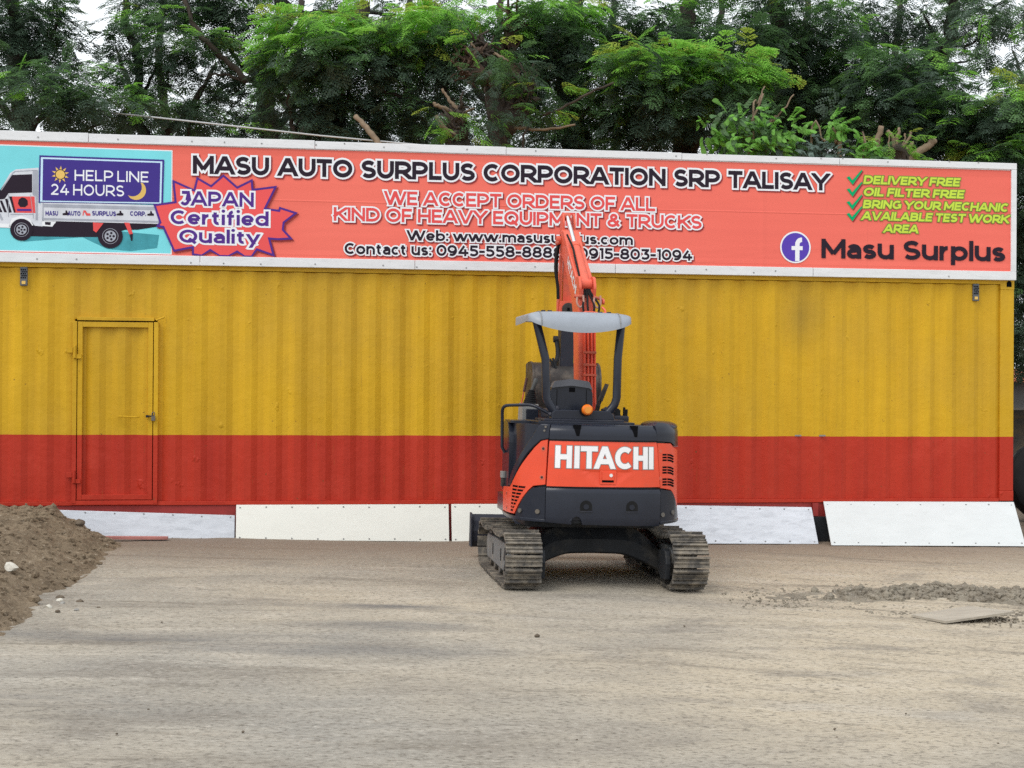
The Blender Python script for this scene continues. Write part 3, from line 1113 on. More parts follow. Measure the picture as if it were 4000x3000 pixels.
hn = MB().tube([(1.985, -.012, .95), (1.987, -.05, .95), (2.0, -.058, .95), (2.185, -.058, .945), (2.198, -.05, .945), (2.2, -.012, .945)], .008, 8)
hn.build('door_handle', M['container'], door)
lk = MB().box(2.275, 2.30, -.05, -.02, .94, .965).tube([(2.29, -.04, .955), (2.365, -.045, .955)], .008, 8)
lk.build('latch', M['frame_black'], door, bevel=.002)
pk = MB().box(2.335, 2.375, -.075, -.042, .905, .955)
pk.tube(smooth_path([(2.342, -.058, .95), (2.342, -.058, .985), (2.355, -.058, .998), (2.368, -.058, .985), (2.368, -.058, .95)], 4), .005, 8)
pk.build('padlock', M['steel'], door, bevel=.004)
MB().tube([(2.375, -.032, 1.985), (2.42, -.04, 2.002), (2.465, -.05, 2.018)], .010, 8).build('rain_lever', M['container'], cont)
for vx in (.957, 11.673):
    vt = MB().box(vx, vx + .074, -.012, .03, 2.335, 2.535).build('vent', M['vent_grey'], cont, bevel=.004)
    mb = MB()
    for a in range(3):
        for c in range(5):
            xx, zz_ = vx + .017 + a * .02 + (.005 if c % 2 else -.003), 2.42 + c * .021
            mb.cyl((xx, -.0155, zz_), (xx, -.0095, zz_), .0078, 8)
    mb.build('vent_hole', M['hole'], vt)
    MB().box(vx + .018, vx + .056, -.0165, -.011, 2.352, 2.385).build('vent_tag', M['p_yellow'], vt)
# two forklift pocket marks and support blocks
for px in (9.53, 9.82):
    MB().box(px, px + .075, .006, .02, .752, .768).build('paint_scar', M['grey'], cont)

# plinth the container stands on
pc = empty('plinth', CO, (0, 0, CYAW))
tag(pc, 'dark red plinth the yellow container stands on, behind the white boards', 'plinth')
MB().box(.05, L_ - .05, .01, W_ - .1, -.62, -.008).build('plinth_wall', M['plinth_red'], pc)
MB().box(9.735, 9.80, -.03, .008, -.16, -.01).build('plinth_strut', M['plinth_red'], pc)
MB().box(9.70, 10.0, -.05, .006, -.60, -.165).build('gap_shade_block', M['frame_black'], pc)  # black block added to paint the shade low in the gap between boards

NAIL = []


def nail(parent, x, y, z, r):
    if not NAIL:
        NAIL.append(MB().cyl((0, -.003, 0), (0, .003, 0), .009, 8).build('nail', M['nail'], parent))
        o = NAIL[0]
    else:
        o = NAIL[0].copy()
        COL.objects.link(o)
        o.parent = parent
    o.location = (x, y, z)


# leaning white boards
def board(u0, u1, zt0, zt1, zb0, zb1, lean, m, label, skew=0.0):
    """board with its top edge on the container face, its foot standing out by lean"""
    t = .018
    mb = MB()
    n = 14
    vs = []
    for s in range(n + 1):
        f = s / n
        x = u0 + (u1 - u0) * f
        for g in (0, 1):
            zt = zt0 + (zt1 - zt0) * f
            zb = zb0 + (zb1 - zb0) * f
            z = zt if g else zb
            yy = -.012 if g else -lean - .012
            xx = x + (0 if g else skew)
            vs.append((xx, yy - t, z))
            vs.append((xx, yy, z))
    fs = []
    for s in range(n):
        a, b = s * 4, s * 4 + 4
        fs += [(a, b, b + 2, a + 2), (a + 1, a + 3, b + 3, b + 1), (a + 2, b + 2, b + 3, a + 3), (a, a + 1, b + 1, b)]
    fs += [(0, 2, 3, 1), (n * 4, n * 4 + 1, n * 4 + 3, n * 4 + 2)]
    mb.add(vs, fs)
    root = mb.build('board', m, None, bevel=.004)
    root.location = CO
    root.rotation_euler = (0, 0, CYAW)
    tag(root, label, 'board', 'white boards leaning along the foot of the container')
    q = int((u1 - u0) / .28)
    for k in range(q + 1):
        f = (k + .15) / (q + .3)
        for g in (.06, .93):
            x = u0 + (u1 - u0) * f + skew * (1 - g)
            zt = zt0 + (zt1 - zt0) * f; zb = zb0 + (zb1 - zb0) * f
            z = zb + (zt - zb) * g + random.uniform(-.006, .006)
            yy = -.012 - t - lean * (1 - g)
            nail(root, x, yy - .001, z, .009)
    return root


board(1.30, 3.222, -.045, -.115, -.335, -.378, .06, M['board_blue'], 'low bluish white board partly buried by the soil mound, below the door')
board(3.236, 5.545, -.002, -.006, -.372, -.41, .09, M['board_cream'], 'wide cream white board in full view to the left of the excavator')
board(5.575, 7.02, -.004, -.008, -.41, -.43, .10, M['board_cream'], 'cream white board mostly hidden behind the dozer blade and left track')
board(7.04, 9.72, -.008, -.058, -.425, -.455, .24, M['board_blue'], 'bluish white board right of the excavator with its top edge sloping down', .0)
board(9.862, 12.18, .008, -.008, -.455, -.485, .40, M['board_white'], 'clean white board leaning furthest out at the right end of the container', -.05)

# ------------------------------------------------------------------ billboard
bb = empty('billboard', CO + Vector((0, 0, 2.59)), (0, 0, CYAW))
tag(bb, 'long salmon red advertising billboard in a white frame standing on the container', 'billboard')
ZB = -2.59                                   # measured heights are from the container foot
BV0, BV1 = 2.60, 3.945
PY = -.042
bs = MB()
bs.box(-.3, 12.17, -.04, -.012, 2.62 + ZB, 3.92 + ZB)
banner = bs.build('banner', M['banner'], bb)


def shift(polys):
    return [[(a, b + ZB) for a, b in p] for p in polys]


def pr(name, polys, m, k, parent=None):
    return flat(name, shift(polys), M[m], parent or bb, PY - .0012 * k)


fr = 0
for (x0, x1) in ((-.3, 1.655), (1.66, 4.05), (4.055, 6.155), (6.16, 8.16), (8.165, 10.02), (10.025, 12.182)):
    MB().box(x0, x1, -.062, -.01, 3.872 + ZB, 3.945 + (3.97 - 3.945) * max(0, 1 - x0 / 8) + ZB).build('frame_board', M['frame_white'], bb, bevel=.004)
for (x0, x1) in ((-.3, 2.83), (2.835, 5.15), (5.155, 7.4), (7.405, 9.71), (9.715, 12.182)):
    MB().box(x0, x1, -.062, -.01, 2.580 + ZB, 2.682 + ZB).build('frame_board', M['frame_white'], bb, bevel=.004)
MB().box(12.118, 12.183, -.060, -.011, 2.683 + ZB, 3.871 + ZB).build('frame_board', M['frame_white'], bb, bevel=.004)
for x in (.6, 3.4, 6.2, 9.0, 11.8):
    MB().tube([(x, .03, 0.0), (x, .03, 1.3)], .03, 8).tube([(x, .03, 1.2), (x, 1.2, 0.0)], .025, 8).build('brace', M['grey'], bb)
for k in range(30):
    x = .3 + k * .41 + random.uniform(-.1, .1)
    for z in (3.93, 2.625):
        if random.random() < .75:
            nail(bb, x, -.0625, z + ZB + random.uniform(-.02, .015), .009)
pr('border_line', [[(-.3, 3.868), (12.11, 3.862), (12.11, 3.872), (-.3, 3.880)]], 'p_white', 1)

# print: cyan picture panel
CY = [[(-.28, 2.708), (2.524, 2.705), (2.524, 3.803), (-.28, 3.818)]]
pr('picture_border', [[(-.29, 2.695), (2.534, 2.692), (2.534, 3.815), (-.29, 3.830)]], 'p_white', 1)
pr('picture_panel', CY, 'p_cyan', 2)
pr('road_shade', [[(.5, 2.93), (.86, 2.96), (1.0, 2.80), (1.6, 2.86), (1.86, 2.74), (2.1, 2.72), (2.38, 2.76), (2.40, 2.90), (1.2, 2.99)]], 'p_cyan_dark', 3)
trk = pr('printed_truck', [[(.35, 3.25), (.52, 3.32), (.748, 3.332), (.854, 3.524), (.912, 3.564), (1.144, 3.588), (1.147, 3.213), (1.172, 3.196), (1.191, 2.964), (1.108, 2.971), (1.066, 3.026),
                            (.966, 3.058), (.875, 3.017), (.859, 2.94), (.45, 2.95), (.38, 3.05)]], 'p_pale', 5)
pr('truck_chassis', [[(1.07, 3.04), (2.386, 3.03), (2.395, 2.991), (2.174, 2.951), (2.047, 2.948), (1.795, 2.865), (1.501, 2.859), (1.06, 2.858)]], 'p_black', 4, trk)
pr('cab_window', [[(.60, 3.25), (.72, 3.328), (.748, 3.335), (.871, 3.503), (1.078, 3.517), (1.08, 3.323), (.839, 3.309), (.799, 3.247), (.70, 3.235)]], 'p_black', 6, trk)
pr('cab_pillar', [[(1.085, 3.56), (1.14, 3.56), (1.142, 3.03), (1.118, 3.03), (1.115, 3.28), (1.085, 3.30)]], 'p_grey', 6, trk)
pr('door_sticker', [[(.873, 3.275), (1.105, 3.281), (1.115, 3.105), (.903, 3.104)]], 'p_red', 6, trk)
pr('sticker_emblem', [[(.935, 3.20), (.945, 3.245), (.975, 3.268), (1.01, 3.262), (1.035, 3.235), (1.038, 3.19), (1.01, 3.165), (.96, 3.165)]], 'p_black', 7, trk)
pr('cab_stripe', [[(.844, 3.274), (.873, 3.275), (.916, 3.104), (.895, 3.104)], [(.749, 3.229), (.774, 3.23), (.825, 3.106), (.796, 3.106)], [(.803, 3.247), (.828, 3.252), (.874, 3.107), (.841, 3.102)],
                  [(.70, 3.225), (.725, 3.225), (.78, 3.105), (.75, 3.105)]], 'p_black', 6, trk)
pr('cargo_bed', [[(1.164, 3.226), (2.36, 3.218), (2.416, 3.018), (1.19, 3.024)]], 'p_pale', 6, trk)
pr('bed_rail', [[(1.2, 3.205), (2.345, 3.200), (2.348, 3.165), (1.2, 3.170)], [(1.2, 3.055), (2.40, 3.05), (2.41, 3.03), (1.2, 3.035)], [(1.188, 3.22), (1.2, 3.22), (1.2, 3.02), (1.188, 3.02)]], 'p_grey', 7, trk)
for wd, u0, u1, b in (('MASU', 1.219, 1.347, 3.082), ('AUTO', 1.447, 1.580, 3.086), ('SURPLUS', 1.699, 1.949, 3.092), ('CORP.', 2.095, 2.262, 3.099)):
    pr('bed_lettering', text_polys(wd, u0, u1, b, .050, .24), 'p_navy', 8, trk)
for (x, z, c) in ((1.395, 3.09, 'p_black'), (1.955, 3.10, 'p_black'), (2.275, 3.105, 'p_black')):
    pr('machine_icon', [[(x, z), (x + .068, z), (x + .07, z + .02), (x + .05, z + .03), (x + .045, z + .05), (x + .03, z + .05), (x + .03, z + .025), (x, z + .018)]], c, 8, trk)
pr('machine_icon', [[(1.60, 3.09), (1.61, 3.145), (1.632, 3.145), (1.65, 3.115), (1.678, 3.115), (1.685, 3.09), (1.64, 3.09), (1.625, 3.125), (1.615, 3.125), (1.612, 3.09)]], 'p_red', 8, trk)
pr('fender', [[(.84, 2.95), (.875, 3.045), (.965, 3.075), (1.06, 3.04), (1.095, 2.975), (1.06, 2.96)], [(1.185, 2.97), (1.29, 2.965), (1.33, 3.02), (1.185, 3.022)]], 'p_white', 6, trk)
pr('door_seam', [[(.838, 3.30), (.843, 3.30), (.843, 3.06), (.838, 3.06)], [(1.06, 3.30), (1.064, 3.30), (1.10, 3.05), (1.095, 3.05)], [(.86, 3.09), (1.10, 3.095), (1.10, 3.088), (.86, 3.083)], [(.76, 3.34), (.88, 3.53), (.90, 3.545), (1.13, 3.565), (1.13, 3.558), (.905, 3.538), (.887, 3.523), (.768, 3.336)]], 'p_grey', 7, trk)
pr('emblem_mark', [[(.925, 3.145), (1.07, 3.148), (1.075, 3.125), (.93, 3.122)]], 'p_violet', 7, trk)
pr('cab_emblem', [[(.70, 3.08), (.76, 3.09), (.785, 3.03), (.77, 3.02), (.75, 3.06), (.72, 3.04), (.705, 3.05)]], 'p_grey', 7, trk)
pr('bumper', [[(.45, 2.99), (.86, 2.985), (.86, 2.945), (.45, 2.95)]], 'p_white', 6, trk)
pr('battery_box', [[(1.215, 2.985), (1.27, 2.98), (1.275, 3.012), (1.215, 3.014)]], 'p_black', 7, trk)
pr('mud_flap', [[(1.709, 3.02), (1.819, 3.014), (1.744, 2.911), (1.714, 2.932)]], 'p_red', 7, trk)
pr('mud_flap', [[(2.034, 3.026), (2.089, 3.024), (2.125, 2.907), (2.09, 2.897)]], 'p_red', 7, trk)
pr('flap_tip', [[(2.09, 2.903), (2.125, 2.907), (2.122, 2.835), (2.108, 2.83)]], 'p_black', 7, trk)
for cx, cz, r in ((.975, 2.925, .117), (1.891, 2.876, .130)):
    wh = pr('wheel', [circle(cx, cz, r)], 'p_black', 8, trk)
    pr('tyre_ring', [circle(cx, cz, r * .64)], 'p_grey', 9, wh)
    pr('tyre_wall', [circle(cx, cz, r * .60)], 'p_black', 10, wh)
    pr('rim', [circle(cx, cz, r * .46)], 'p_grey', 11, wh)
    pr('rim_hole', [circle(cx + r * .27 * math.cos(a), cz + r * .27 * math.sin(a), r * .10, 10) for a in np.linspace(0, 6.28, 6)[:-1]] + [circle(cx, cz, r * .09, 10)], 'p_black', 12, wh)
# sign box on the truck
bxo = pr('sign_box', [[(1.152, 3.720), (2.449, 3.710), (2.438, 3.228), (1.147, 3.217)]], 'p_navy', 7)
pr('sign_box_border', [[(1.168, 3.700), (2.428, 3.690), (2.420, 3.236), (1.163, 3.226)]], 'p_lightblue', 8, bxo)
pr('sign_box_face', [[(1.190, 3.682), (2.408, 3.674), (2.402, 3.250), (1.186, 3.240)]], 'p_navy', 9, bxo)
pr('sign_lettering', text_polys('HELP LINE', 1.516, 2.284, 3.460, .116, .15, track=.16, space=.28) + text_polys('24 HOURS', 1.272, 2.031, 3.303, .118, .15, track=.16, space=.30), 'p_white', 10, bxo)
sun_r = []
for k in range(10):
    a = 2 * math.pi * (k + .4) / 10
    sun_r.append([(1.369 + .056 * math.cos(a - .22), 3.521 + .056 * math.sin(a - .22)), (1.369 + .093 * math.cos(a), 3.521 + .093 * math.sin(a)), (1.369 + .056 * math.cos(a + .22), 3.521 + .056 * math.sin(a + .22))])
pr('sun_outline', [circle(1.369, 3.521, .055)] , 'p_black', 10, bxo)
pr('sun_picture', sun_r + [circle(1.369, 3.521, .047)], 'p_yellow', 11, bxo)
mo = arc(2.155, 3.375, .105, .105, -125, 48, 14)
mi = arc(2.118, 3.405, .098, .098, 30, -118, 14)
pr('moon_picture', [mo + mi], 'p_yellow', 10, bxo)

# starburst
BU = [(2.547, 3.481), (2.769, 3.386), (2.799, 3.519), (2.945, 3.437), (3.075, 3.555), (3.222, 3.429), (3.376, 3.511), (3.384, 3.409), (3.632, 3.447), (3.518, 3.208), (3.673, 3.189), (3.681, 3.22), (3.852, 3.169), (3.721, 3.064),
      (3.713, 2.985), (3.8, 2.892), (3.66, 2.881), (3.566, 2.887), (3.614, 2.707), (3.436, 2.767), (3.382, 2.686), (3.305, 2.686), (3.227, 2.739), (3.135, 2.686), (3.043, 2.686), (2.942, 2.749), (2.851, 2.686), (2.759, 2.699),
      (2.758, 2.777), (2.56, 2.734), (2.444, 2.988), (2.383, 2.995), (2.413, 3.034), (2.351, 3.219), (2.572, 3.256)]
bst = pr('starburst', [BU], 'p_burst', 9)
edge = strip(BU + [BU[0]], .011, 0, 0, True)
pr('starburst_shadow', [[(a + .016, max(2.685, b - .016)) for a, b in p] for p in edge], 'p_shadow', 8, bst)
pr('starburst_outline', [[(a, max(2.685, b)) for a, b in p] for p in edge], 'p_violet', 10, bst)
for wd, u0, u1, vb, cap in (('JAPAN', 2.615, 3.400, 3.222, .158), ('Certified', 2.520, 3.560, 3.020, .150), ('Quality', 2.612, 3.466, 2.822, .142)):
    kw = dict(track=.10, space=.3)
    pr('burst_lettering_outline', text_polys(wd, u0, u1, vb, cap, .20, e=.020, **kw), 'p_white', 11, bst)
    pr('burst_lettering', text_polys(wd, u0, u1, vb, cap, .21, e=0, **kw), 'p_violet', 12, bst)


def line(words, u0, u1, vb, cap, wt, fill, out, e, sh=None, shear=0, name='lettering', **kw):
    if sh:
        pr(name + '_shadow', text_polys(words, u0, u1, vb, cap, wt, e=e, shear=shear, du=.013, dv=-.014, **kw), sh, 3)
    if out:
        pr(name + '_outline', text_polys(words, u0, u1, vb, cap, wt, e=e, shear=shear, **kw), out, 4)
    pr(name, text_polys(words, u0, u1, vb, cap, wt, shear=shear, **kw), fill, 5)


line('MASU AUTO SURPLUS CORPORATION SRP TALISAY', 2.75, 9.90, 3.570, .196, .235, 'p_black', 'p_white', .021, 'p_shadow', name='headline', track=.06, space=.46)
line('WE ACCEPT ORDERS OF ALL', 4.812, 7.86, 3.284, .152, .205, 'p_red', 'p_white', .017, 'p_shadow', name='subtitle', track=.075, space=.40)
line('KIND OF HEAVY EQUIPMENT & TRUCKS', 4.262, 8.40, 3.096, .150, .205, 'p_red', 'p_white', .017, 'p_shadow', name='subtitle', track=.075, space=.40)
line('Web: www.masusurplus.com', 5.062, 7.605, 2.898, .113, .215, 'p_black', 'p_white', .014, 'p_shadow', name='web_address', track=.085, space=.36)
line('Contact us: 0945-558-8888 / 0915-803-1094', 4.382, 8.293, 2.735, .122, .215, 'p_black', 'p_white', .015, 'p_shadow', name='phone_number', track=.09, space=.40)
for wd, u0, u1, vb in (('DELIVERY FREE', 10.31, 11.478, 3.658), ('OIL FILTER FREE', 10.31, 11.53, 3.519), ('BRING YOUR MECHANIC', 10.305, 12.08, 3.378), ('AVAILABLE TEST WORK', 10.29, 12.085, 3.243), ('AREA', 10.555, 10.975, 3.103)):
    line(wd, u0, u1, vb, .098, .24, 'p_lime', 'p_darkgreen', .009, None, shear=.18, name='offer', track=.07, space=.34)
for dz in (0, -.138, -.285, -.420):
    tick = [(10.112, 3.728), (10.146, 3.742), (10.178, 3.695), (10.292, 3.821), (10.302, 3.808), (10.184, 3.645)]
    pr('tick_shadow', [[(a + .012, b + dz - .012) for a, b in tick]], 'p_shadow', 3)
    pr('tick', [[(a, b + dz) for a, b in tick]], 'p_green', 4)
pr('page_name', text_polys('Masu Surplus', 9.815, 12.05, 2.795, .222, .215, track=.07, space=.40), 'p_black', 4)
lg = pr('round_logo', [circle(9.505, 2.912, .182, 40)], 'p_white', 3)
pr('logo_disc', [circle(9.505, 2.912, .164, 40)], 'p_blue', 4, lg)
fx = 9.520
pr('logo_letter', strip([(fx + .062, 2.998)] + arc(fx + .055, 2.945, .048, .053, 90, 180, 8) + [(fx + .007, 2.755)], .026, 0, 0) + [[(fx - .062, 2.880), (fx + .07, 2.880), (fx + .07, 2.926), (fx - .062, 2.926)]], 'p_white', 5, lg)

# ------------------------------------------------------------------ mini excavator
EX = empty('mini_excavator', (.673, 14.22, .010), (.006, .0165, R(7.9)))
tag(EX, 'orange and black mini excavator on steel tracks with a grey canopy and raised boom', 'excavator')


def track_path():
    """closed side profile (y,z) of the track, shoes' inner line"""
    pts = []
    r = .205
    zc_r, zc_f = .255, .235
    yr, yf = -.83, .83
    for i in range(13):
        a = R(90 + 180 * i / 12)
        pts.append((yr + r * math.cos(a), zc_r + r * math.sin(a)))
    for i in range(13):
        a = R(-90 + 180 * i / 12)
        pts.append((yf + (r - .02) * math.cos(a), zc_f - .0 + (r - .02) * math.sin(a)))
    # top run with two shallow sags, from front to rear
    for i in range(1, 24):
        f = i / 24
        y = yf + (yr - yf) * f
        z = (zc_f + r - .02) * (1 - f) + (zc_r + r) * f - .034 * math.sin(math.pi * min(1, f * 2) if f < .5 else math.pi * (f * 2 - 1)) ** 1 - .004
        pts.append((y, z))
    return pts


def resample(pts, n):
    P = [Vector(p) for p in pts] + [Vector(pts[0])]
    d = [0]
    for a, b in zip(P, P[1:]):
        d.append(d[-1] + (b - a).length)
    out = []
    for k in range(n):
        s = d[-1] * k / n
        i = max(j for j in range(len(d) - 1) if d[j] <= s + 1e-9)
        t = (s - d[i]) / max(1e-9, d[i + 1] - d[i])
        out.append((P[i].lerp(P[i + 1], t), (P[i + 1] - P[i]).normalized()))
    return out, d[-1]


TP, TLEN = resample(track_path(), 44)
PITCH = TLEN / 44
for side, x0, x1 in ((-1, -.872, -.556), (1, .590, .905)):
    mb = MB()
    for k, (p, d) in enumerate(TP):
        nrm = Vector((d.y, -d.x))          # outward for counter-clockwise path
        if nrm.dot(Vector((p.x, p.y - .25))) < 0 and abs(p.x) > .9:
            nrm = -nrm
        m = Matrix(((1, 0, 0, 0), (0, d.x, nrm.x, p.x), (0, d.y, nrm.y, p.y), (0, 0, 0, 1)))
        h = PITCH / 2 * .95
        j = random.uniform(-.004, .004)
        mb.box(x0 + j, x1 + j, -h, h, .004, .018, m)
        mb.box(x0 + j, x1 + j, -h * .95, -h * .58, .0185, .046, m)
        mb.box(x0 + j, x1 + j, -.1 * h, .22 * h, .0185, .030, m)
        mb.box(x0 + j, x1 + j, h * .70, h * .97, .0185, .028, m)
    tr = mb.build('track', M['mud_steel'], EX, bevel=.002)
    xm = (x0 + x1) / 2
    lk = MB()
    for k, (p, d) in enumerate(TP):
        nrm = Vector((d.y, -d.x))
        m = Matrix(((1, 0, 0, 0), (0, d.x, nrm.x, p.x), (0, d.y, nrm.y, p.y), (0, 0, 0, 1)))
        for dx in (-.045, .045):
            lk.box(xm + dx - .012, xm + dx + .012, -PITCH * .42, PITCH * .42, -.034, .003, m)
    lk.build('chain_link', M['frame_black'], tr)
    MB().cyl((xm - .03, -.83, .255), (xm + .03, -.83, .255), .165, 26).cyl((xm - .075, -.83, .255), (xm + .075, -.83, .255), .10, 20).build('sprocket', M['steel'], tr, bevel=.004)
    MB().cyl((xm - .06, .83, .235), (xm + .06, .83, .235), .145, 26).build('idler_wheel', M['steel'], tr, bevel=.01)
    for ry in (-.5, -.18, .15, .48):
        MB().cyl((xm - .10, ry, .105), (xm + .10, ry, .105), .05, 16).build('roller', M['steel'], tr, bevel=.006)
    MB().cyl((xm - .08, 0, .385), (xm + .08, 0, .385), .04, 14).build('carrier_roller', M['steel'], tr, bevel=.006)
    fm = MB()
    out = x0 + .05 if side < 0 else x1 - .05
    inn = x1 - .05 if side < 0 else x0 + .05
    poly = [(-.70, .15), (-.78, .22), (-.76, .33), (-.6, .37), (.62, .345), (.70, .30), (.70, .18), (.62, .12), (-.6, .12)]
    fm.prism(poly, 0, min(out, inn), max(out, inn))
    fo = fm.build('track_frame', M['frame_grey'], tr, bevel=.008)
    ox = x0 + .049 if side < 0 else x1 - .049
    MB().box(ox - .003, ox + .003, -.36, -.33, .19, .30).box(ox - .003, ox + .003, .2, .23, .19, .29).build('frame_slot', M['hole'], fo)
    MB().prism([(-.74, .17), (-.64, .13), (-.60, .24), (-.66, .34), (-.74, .33)], 0, ox - .012, ox + .012).build('end_plate', M['frame_black'], fo, bevel=.003)
    MB().cyl((ox - .016, -.675, .20), (ox + .016, -.675, .20), .032, 16).build('frame_hole', M['frame_grey'], fo)
    # travel motor cover on the inner side
    ix = x1 - .006 if side < 0 else x0 + .006
    sg = 1 if side < 0 else -1
    pm = [(-.92, .10), (-.94, .24), (-.90, .345), (-.80, .36), (-.66, .34), (-.62, .24), (-.66, .14), (-.78, .085)]
    MB().prism(pm, 0, min(ix, ix + sg * .05), max(ix, ix + sg * .05)).build('travel_motor', M['frame_black'], tr, bevel=.012)

# X frame
xf = MB()
n = 24
ring = []
for i in range(n + 1):
    x = -.60 + 1.23 * i / n
    a = abs(x - .015)
    zb = .262 - .16 * max(0, (a - .22) / .39) ** 1.5
    ztp = .50 - .20 * max(0, (a - .36) / .25) ** 1.2 if a > .36 else .50
    hw = .36 + .12 * (a / .6)
    ring.append([(x, -hw, zb + .015), (x, -hw + .04, zb), (x, hw - .04, zb), (x, hw, zb + .015), (x, hw - .08, ztp), (x, -hw + .08, ztp), (x, -hw, zb + (ztp - zb) * .55)])
vs = [p for r_ in ring for p in r_]
k = 7
fs = [(i * k + j, i * k + (j + 1) % k, (i + 1) * k + (j + 1) % k, (i + 1) * k + j) for i in range(n) for j in range(k)]
fs += [tuple(range(k)), tuple(n * k + j for j in range(k))]
xf.add(vs, fs)
xf.build('undercarriage_frame', M['frame_black'], EX, bevel=.006)
MB().cyl((0, 0, .495), (0, 0, .575), .36, 40).build('slew_ring', M['frame_black'], EX, bevel=.006)
# dozer blade
bl = MB()
prof = [(1.36, .13), (1.30, .20), (1.285, .30), (1.31, .40), (1.37, .462), (1.39, .455), (1.335, .395), (1.312, .30), (1.325, .205), (1.39, .14)]
bl.prism(prof, 0, -.90, .93)
blade = bl.build('dozer_blade', M['navy'], EX, bevel=.004)
for xx in (-.915, .93):
    MB().prism([(1.26, .14), (1.26, .44), (1.30, .475), (1.40, .475), (1.41, .14)], 0, xx, xx + .016).build('blade_side_plate', M['navy'], blade, bevel=.003)
MB().box(-.42, -.32, .38, 1.30, .25, .36).box(.34, .44, .38, 1.30, .25, .36).build('blade_arm', M['frame_black'], blade, bevel=.008)

# ---- upper structure: plan outline of the rear
half = []
for i in range(41):
    t = i / 40 * math.pi / 2
    half.append((.755 * math.sin(t) ** (2 / 2.9) if t else 0.0, -.22 - .65 * max(0, math.cos(t)) ** (2 / 2.9)))
half.append((.755, .75))
full = [(-x, y) for x, y in reversed(half)] + half[1:]
FX, FY = np.array([p[0] for p in full]), np.array([p[1] for p in full])
SS = np.concatenate([[0], np.cumsum(np.hypot(np.diff(FX), np.diff(FY)))])
SS -= SS[-1] / 2


def wrap_pt(s, z, off):
    x, y = np.interp(s, SS, FX), np.interp(s, SS, FY)
    e = .02
    tx = np.interp(s + e, SS, FX) - np.interp(s - e, SS, FX)
    ty = np.interp(s + e, SS, FY) - np.interp(s - e, SS, FY)
    l = math.hypot(tx, ty)
    nx, ny = ty / l, -tx / l
    # body narrows slightly towards the top
    tap = 1 - .018 * max(0, z - .9) / .5
    return (x * tap + nx * off, y * tap + ny * off, z)


def wrap(name, poly, m, off, thick, parent, bevel=.006, step=.035, polys=None, prof=None):
    """panel drawn in unrolled (s,z), wrapped round the body; off = how proud, thick = shell depth"""
    PL = polys or [poly]
    s0, s1 = min(p[0] for q in PL for p in q), max(p[0] for q in PL for p in q)
    z0, z1 = min(p[1] for q in PL for p in q) - .01, max(p[1] for q in PL for p in q) + .01
    k0, k1 = math.ceil(s0 / step + .01), math.floor(s1 / step - .01)
    cuts = [((k * step, z0), (k * step, z1)) for k in range(k0, k1 + 1)]
    if prof:
        cuts += [((s0 - .01, z), (s1 + .01, z)) for z in prof[1]]
    vs, tris, bnd = union2d(PL, cuts)
    mb = MB()
    n = len(vs)
    of = (lambda s, z: off + prof[0](s, z)) if prof else (lambda s, z: off)
    V = [wrap_pt(s, z, of(s, z)) for s, z in vs] + [wrap_pt(s, z, off - thick) for s, z in vs]
    F = list(tris) + [tuple(i + n for i in reversed(t)) for t in tris] + [(b, a, a + n, b + n) for a, b in bnd]
    mb.add(V, F)
    return mb.build(name, m, parent, bevel=bevel, recalc=True, smooth='angle')


def slots_on(name, polys, m, off, parent):
    vs, tris, bnd = union2d(polys)
    mb = MB()
    n = len(vs)
    V = [wrap_pt(s, z, off) for s, z in vs] + [wrap_pt(s, z, off - .02) for s, z in vs]
    F = list(tris) + [(b, a, a + n, b + n) for a, b in bnd]
    mb.add(V, F)
    return mb.build(name, m, parent, recalc=True)


# inner core (structure behind the covers)
core = MB()
cp = [(x * .955, y * .965) for x, y in full if y < .05] 
cp = [(-.735, .10)] + cp + [(.735, .10)]
core.prism([(a, b) for a, b in cp], 2, .60, 1.425)
core.prism([(.30, .10), (.735, .10), (.735, .55), (.62, .66), (.30, .66)], 2, .60, 1.20)
core.prism([(-.735, .10), (.30, .10), (.30, .80), (-.60, .80), (-.735, .65)], 2, .585, .74)
body = core.build('body_frame', M['black'], EX, bevel=.012)
uw = MB()
uw.prism([(x * .97, y * .97) for x, y in full if y < .5] , 2, .575, .598)
uw.build('belly_plate', M['frame_black'], EX)
MB().prism(rounded([(-.62, -.42), (.60, -.42), (.60, .45), (-.62, .45)], .15), 2, .50, .574).build('turntable_base', M['frame_black'], EX, bevel=.01)

# counterweight, centre piece with the tow notch cut out of its bottom edge
cwp = [(-.505, .884), (-.505, .578), (-.283, .566), (-.275, .60), (-.262, .627), (-.239, .638), (-.214, .627), (-.198, .60), (-.190, .565), (.515, .556), (.515, .880)]
cwprof = (lambda s, z: -.020 * max(0, (z - .84) / .045) ** 2 - .012 * max(0, (.60 - z) / .05), [.60, .63, .84, .855, .87])
cw = wrap('counterweight', cwp, M['black'], .028, .08, EX, .007, prof=cwprof)
for s in (-.160, .243):
    for nm, r, o1 in (('lifting_eye', .052, .0285), ('eye_bolt', .024, .032)):
        ps = [(s - r, .690)] + [(s + r * math.cos(R(a)), .728 + r * math.sin(R(a))) for a in range(180, -1, -20)] + [(s + r, .690)] if r > .04 else circle(s, .725, r, 14)
        slots_on(nm, [ps], M['rubber'] if r > .04 else M['black'], o1 + (.001), cw)
    slots_on('eye_lip', [[(s - .056, .680), (s + .056, .680), (s + .056, .689), (s - .056, .689)]], M['navy'], .0345, cw)
wrap('counterweight_wing', [(.520, .876), (.662, .860), (.700, .83), (.745, .775), (.80, .70), (.86, .62), (.86, .60), (.70, .595), (.535, .574), (.520, .574)], M['black'], .022, .06, EX, .006)
